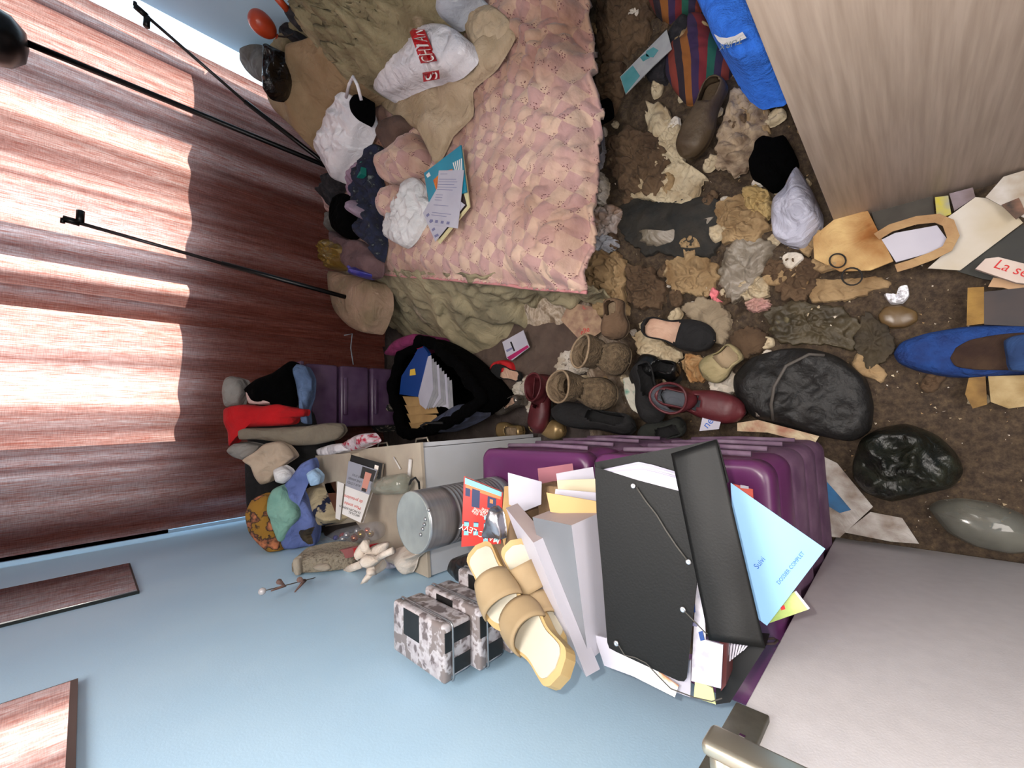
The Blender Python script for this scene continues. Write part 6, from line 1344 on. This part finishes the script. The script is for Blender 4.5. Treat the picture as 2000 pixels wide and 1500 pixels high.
# papers standing between the boxes and the drawers' far part
def vsheet(name, label, cat, pl, z, n, m, th=.0015, build=True):
    o = PZ(pl[0][0], pl[0][1], z); n = V(n).normalized(); b = MB(); pts = [PP(x, y, o, n) for x, y in pl]; b.slab(pts, th, m)
    return b.build(name, None, label, cat) if build else (b, pts)
vsheet('envelope', 'white envelope standing beside the red paperback', 'envelope', [(992, 923), (1058, 941), (1057, 985), (1020, 1000), (994, 985)], .93, (.1, -.6, .8), PAP)
vsheet('file_divider', 'kraft card divider standing between the red paperback and the white envelope', 'card', [(985, 950), (1002, 948), (1000, 1000), (985, 1068), (978, 1040)], .90, (.2, -.6, .8), kr)
vsheet('envelope', 'dusty pink envelope standing behind the white papers', 'envelope', [(1050, 915), (1118, 905), (1120, 918), (1100, 1000), (1056, 985)], .82, (.1, -.5, .8), mat('dusty_pink_paper', (.62, .38, .42), (.56, .33, .38), scale=9, rough=.7))
for k, (pl, lb, m_) in enumerate((([(1086, 925), (1158, 912), (1170, 990), (1095, 985)], 'farthest white paper bundle behind the silver grey box', PAP), ([(1088, 938), (1165, 935), (1170, 1000), (1092, 985)], 'cream folded papers behind the silver grey box', mat('cream_paper', (.78, .73, .62), rough=.8)), ([(1085, 955), (1165, 962), (1170, 1010), (1080, 990)], 'white papers just behind the tan envelope', PAP), ([(1067, 962), (1170, 980), (1172, 1012), (1075, 1000)], 'tan padded envelope right behind the silver grey box', mat('tan_envelope', (.74, .60, .40), rough=.75)))):
    vsheet('envelope' if k == 3 else 'paper_bundle', lb, 'paper', pl, .88 + k * .035, (.1, -.5, .85), m_, .004)
# black document folder, flap open, papers inside
BF = mat('black_polypropylene', (.04, .044, .044), (.03, .033, .033), scale=4, rough=.55, spec=.25, bump=.06, bscale=300)
fo = PZ(1265, 1085, 1.0); fn = V((.08, -.12, 1)).normalized()
def fp(x, y, h=0): return PP(x, y, fo + fn * h, fn)
fd = thing('document_folder', 'large black plastic document folder with a white sheaf showing, nearest the door', 'folder', fp(1265, 1085, -.02))
def grid4(c, nx, ny, f):
    vs = []; fs = []
    for i in range(nx + 1):
        for j in range(ny + 1):
            u, v = i / nx, j / ny; q = V((*c[0], 0)).lerp(V((*c[1], 0)), u).lerp(V((*c[3], 0)).lerp(V((*c[2], 0)), u), v); vs.append(fp(q.x, q.y, f(u, v)))
    for i in range(nx):
        for j in range(ny): a = i * (ny + 1) + j; fs.append((a, a + 1, a + ny + 2, a + ny + 1))
    return vs, fs
def polyfan(b, pl, h, m, th=.0015):
    b.slab([fp(x, y, h) for x, y in pl], th, m, n=fn)
fr_pl = [(1161, 900), (1163, 912), (1245, 938), (1310, 955), (1352, 966), (1366, 977), (1370, 990), (1367, 1060), (1362, 1120), (1352, 1220), (1341, 1325), (1336, 1331), (1325, 1330), (1205, 1274), (1190, 1266), (1186, 1255), (1176, 1120), (1165, 1000)]
b = MB(); polyfan(b, fr_pl, .004, BF); b.build('front_panel', fd)
bk_pl = [(1161, 902), (1300, 870), (1398, 860), (1425, 940), (1300, 965), (1180, 1270)]
b = MB(); polyfan(b, [(1161, 903), (1240, 888), (1330, 872), (1400, 858), (1405, 870), (1424, 940), (1380, 985), (1300, 960), (1240, 945), (1164, 916)], -.012, BF); b.build('back_panel', fd)
b = MB()
for k in range(4): polyfan(b, [(1176 + k * 4, 917 + k * 2), (1247 + k * 3, 902 + k * 5), (1275 + k * 2, 908 + k * 5), (1322, 922 + k * 4), (1345, 950 + k), (1366, 976), (1360, 984), (1300, 962), (1230, 940)], -.006 + .0025 * k, PAP if k % 2 else mat('shaded_white_paper', (.60, .59, .66), rough=.7), .001)  # every other sheet darker: shading between sheets put into the colour
sheafo = b.build('sheaf', None, 'white sheaf of paper sticking out of the black document folder', 'paper')
# the flap, bent over to the door side
vs, fs = grid4([(1311, 886), (1399, 858), (1495, 1266), (1385, 1250)], 14, 24, lambda u, v: .010 + .003 * math.sin(math.pi * u) + .012 * v + .007 * noise.noise(V((u * 1.5, v * 2.5, 5))))
b = MB(); b.add(vs, fs, BF, True); b.build('flap', fd, solid=.0016)
stud = mat('steel_stud', (.75, .75, .76), rough=.25, metal=.9); ela = mat('grey_elastic', (.28, .27, .25), rough=.8)
for (x, y) in ((1237, 949), (1345, 1097), (1334, 1190), (1204, 1256)):
    b = MB(); b.lathe([(.0042, 0), (.0042, .0015), (.003, .003), (.0012, .0022), (0, .002)], stud, Matrix.Translation(fp(x, y, .005)) @ fn.to_track_quat('Z', 'Y').to_matrix().to_4x4(), 18); b.build('stud', fd)
b = MB(); b.tube([fp(x, y, .008) for x, y in ((1243, 952), (1262, 980), (1282, 1005), (1300, 1035), (1320, 1065), (1342, 1094))], .0011, ela, 6); b.build('elastic', fd)
b = MB(); b.tube([fp(x, y, .01) for x, y in ((1337, 1194), (1360, 1218), (1378, 1236), (1395, 1242))], .0008, ela, 6); b.build('elastic', fd)
b = MB(); b.tube([fp(x, y, .008) for x, y in ((1208, 1260), (1220, 1280), (1240, 1284), (1262, 1295), (1285, 1320), (1310, 1345), (1355, 1362), (1390, 1370), (1410, 1364))], .0008, ela, 6); b.build('elastic', fd)
# papers under the folder
for k, (pl, h, m_, lb) in enumerate((
    ([(1160, 1240), (1350, 1290), (1348, 1362), (1320, 1352), (1180, 1300)], -.03, PAP, 'white sheet under the black folder sticking out toward the blue wall'),
    ([(1205, 1268), (1215, 1310), (1318, 1362), (1325, 1340), (1240, 1280)], -.022, mat('white_orange_leaflet', (.84, .82, .82), (.84, .58, .42), scale=9, rough=.6, lo=.60, hi=.64), 'white leaflet with an orange patch below the folder corner'),
    ([(1362, 1085), (1372, 1090), (1378, 1250), (1412, 1260), (1408, 1345), (1350, 1330)], -.012, mat('printed_form', (.80, .79, .82), (.62, .62, .68), scale=60, rough=.7), 'printed form showing between the folder front and its flap'),
    ([(1358, 1325), (1392, 1345), (1398, 1376), (1355, 1362)], -.035, mat('pale_yellow_paper', (.80, .82, .58), rough=.8), 'pale yellow note at the bottom of the paper stack by the wall'))):
    b = MB(); polyfan(b, pl, h, m_, .003); b.build('paper', label=lb, cat='paper')
b = MB(); polyfan(b, [(1364, 1235), (1372, 1232), (1376, 1250), (1368, 1252)], -.008, blue_f, .001); polyfan(b, [(1350, 1178), (1357, 1180), (1358, 1196), (1349, 1196)], -.008, blue_f, .001); polyfan(b, [(1348, 1214), (1362, 1218), (1361, 1224), (1347, 1222)], -.008, INK, .001); b.build('leaflet', label='slim printed leaflet with blue marks under the folder flap', cat='paper')
bxn = thing('box_file', 'dark box file with a burgundy side under the black folder by the door', 'box file', fp(1420, 1290, -.10))
b = MB(); polyfan(b, [(1405, 1250), (1420, 1252), (1418, 1338), (1408, 1350)], -.03, mat('burgundy_board', (.34, .14, .14), rough=.6), .18); b.build('side_panel', bxn)
b = MB(); polyfan(b, [(1420, 1252), (1496, 1262), (1426, 1372), (1398, 1376), (1398, 1345), (1418, 1338)], -.08, mat('black_board', (.03, .03, .035), rough=.7), .05); b.build('inner_tray', bxn)
for k in range(7):
    b = MB(); polyfan(b, [(1421 + k * 6, 1254 + k), (1425 + k * 6, 1255 + k), (1422 + k * 5, 1295 - k * 4), (1418 + k * 5 + 1, 1296 - k * 4)], -.045 - k * .001, PAP, .05); b.build('index_card', label='white card in the box file, %s from its burgundy side' % ('first second third fourth fifth sixth seventh'.split()[k]), cat='card', group='white cards in the box file')
# pale blue folder and green magazine
bo = PZ(1500, 1060, .93); bn = V((.1, -.25, 1)).normalized()
def bp2(x, y, h=0): return PP(x, y, bo + bn * h, bn)
lb_m = mat('pale_blue_card', (.50, .68, .84), (.48, .66, .82), scale=5, rough=.6)
b = MB(); pts = [bp2(x, y) for x, y in ((1427, 943), (1612, 1072), (1498, 1222), (1440, 1180))]; b.slab(pts, .003, lb_m, n=bn)
o_ = bp2(1522, 1142); u_ = (bp2(1558, 1098) - o_).normalized(); v_ = bn.cross(u_); v_ = v_ if v_.dot(bp2(1500, 1100) - o_) > 0 else -v_
b.text('DOSSIER COMPLET', o_, u_, v_, .0065, mat('blue_letters'), n=bn)
b.text('Suivi', bp2(1480, 1112), u_, v_, .010, mat('blue_letters'), n=bn); b.build('card_folder', label='pale blue card folder jutting from under the black flap over the door', cat='folder')
b = MB(); b.slab([bp2(x, y, -.012) for x, y in ((1553, 1155), (1580, 1190), (1500, 1218), (1480, 1200))], .005, mat('green_floral_print', (.50, .60, .28), (.68, .72, .45), scale=22, rough=.5)); b.slab([bp2(x, y, -.0115) for x, y in ((1551, 1156), (1555, 1154), (1582, 1188), (1578, 1191))], .001, PAP); b.slab([bp2(x, y, -.0115) for x, y in ((1524, 1185), (1532, 1182), (1534, 1190), (1526, 1192))], .0008, mat('red_letters'))
b.build('magazine', label='green leafy magazine corner below the pale blue folder', cat='magazine')
b = MB(); b.tube([PX(x, y, DX + .035) for x, y in ((1495, 1248), (1512, 1247), (1519, 1251), (1512, 1257), (1490, 1258))], .0018, mat('dark_wire', (.25, .2, .2), metal=.5), 8); b.build('paper_clip', label='bent dark wire loop at the end of the black flap', cat='wire')
b = MB(); pts = [PZ(x, y, TZ + .012) for x, y in ((1432, 945), (1470, 956), (1472, 1000), (1440, 990))]; b.slab(pts, .003, mat('coral_card', (.80, .36, .30), rough=.7)); b.slab([PZ(x, y, TZ + .014) for x, y in ((1446, 947), (1462, 950), (1462, 955), (1446, 953))], .001, PAP); b.build('card', label='coral card with a white sticker on the near purple drawers', cat='card')
# white cloth-covered fill under the stack so that everything rests on something
b = MB(); b.box((-.42, .30, TZ + .002), (-.16, .64, .86), mat('kraft_carton', (.55, .44, .32), (.48, .38, .27), scale=8, rough=.85), .004); b.build('carton', label='plain carton on the near purple drawers carrying the folders and boxes', cat='carton')
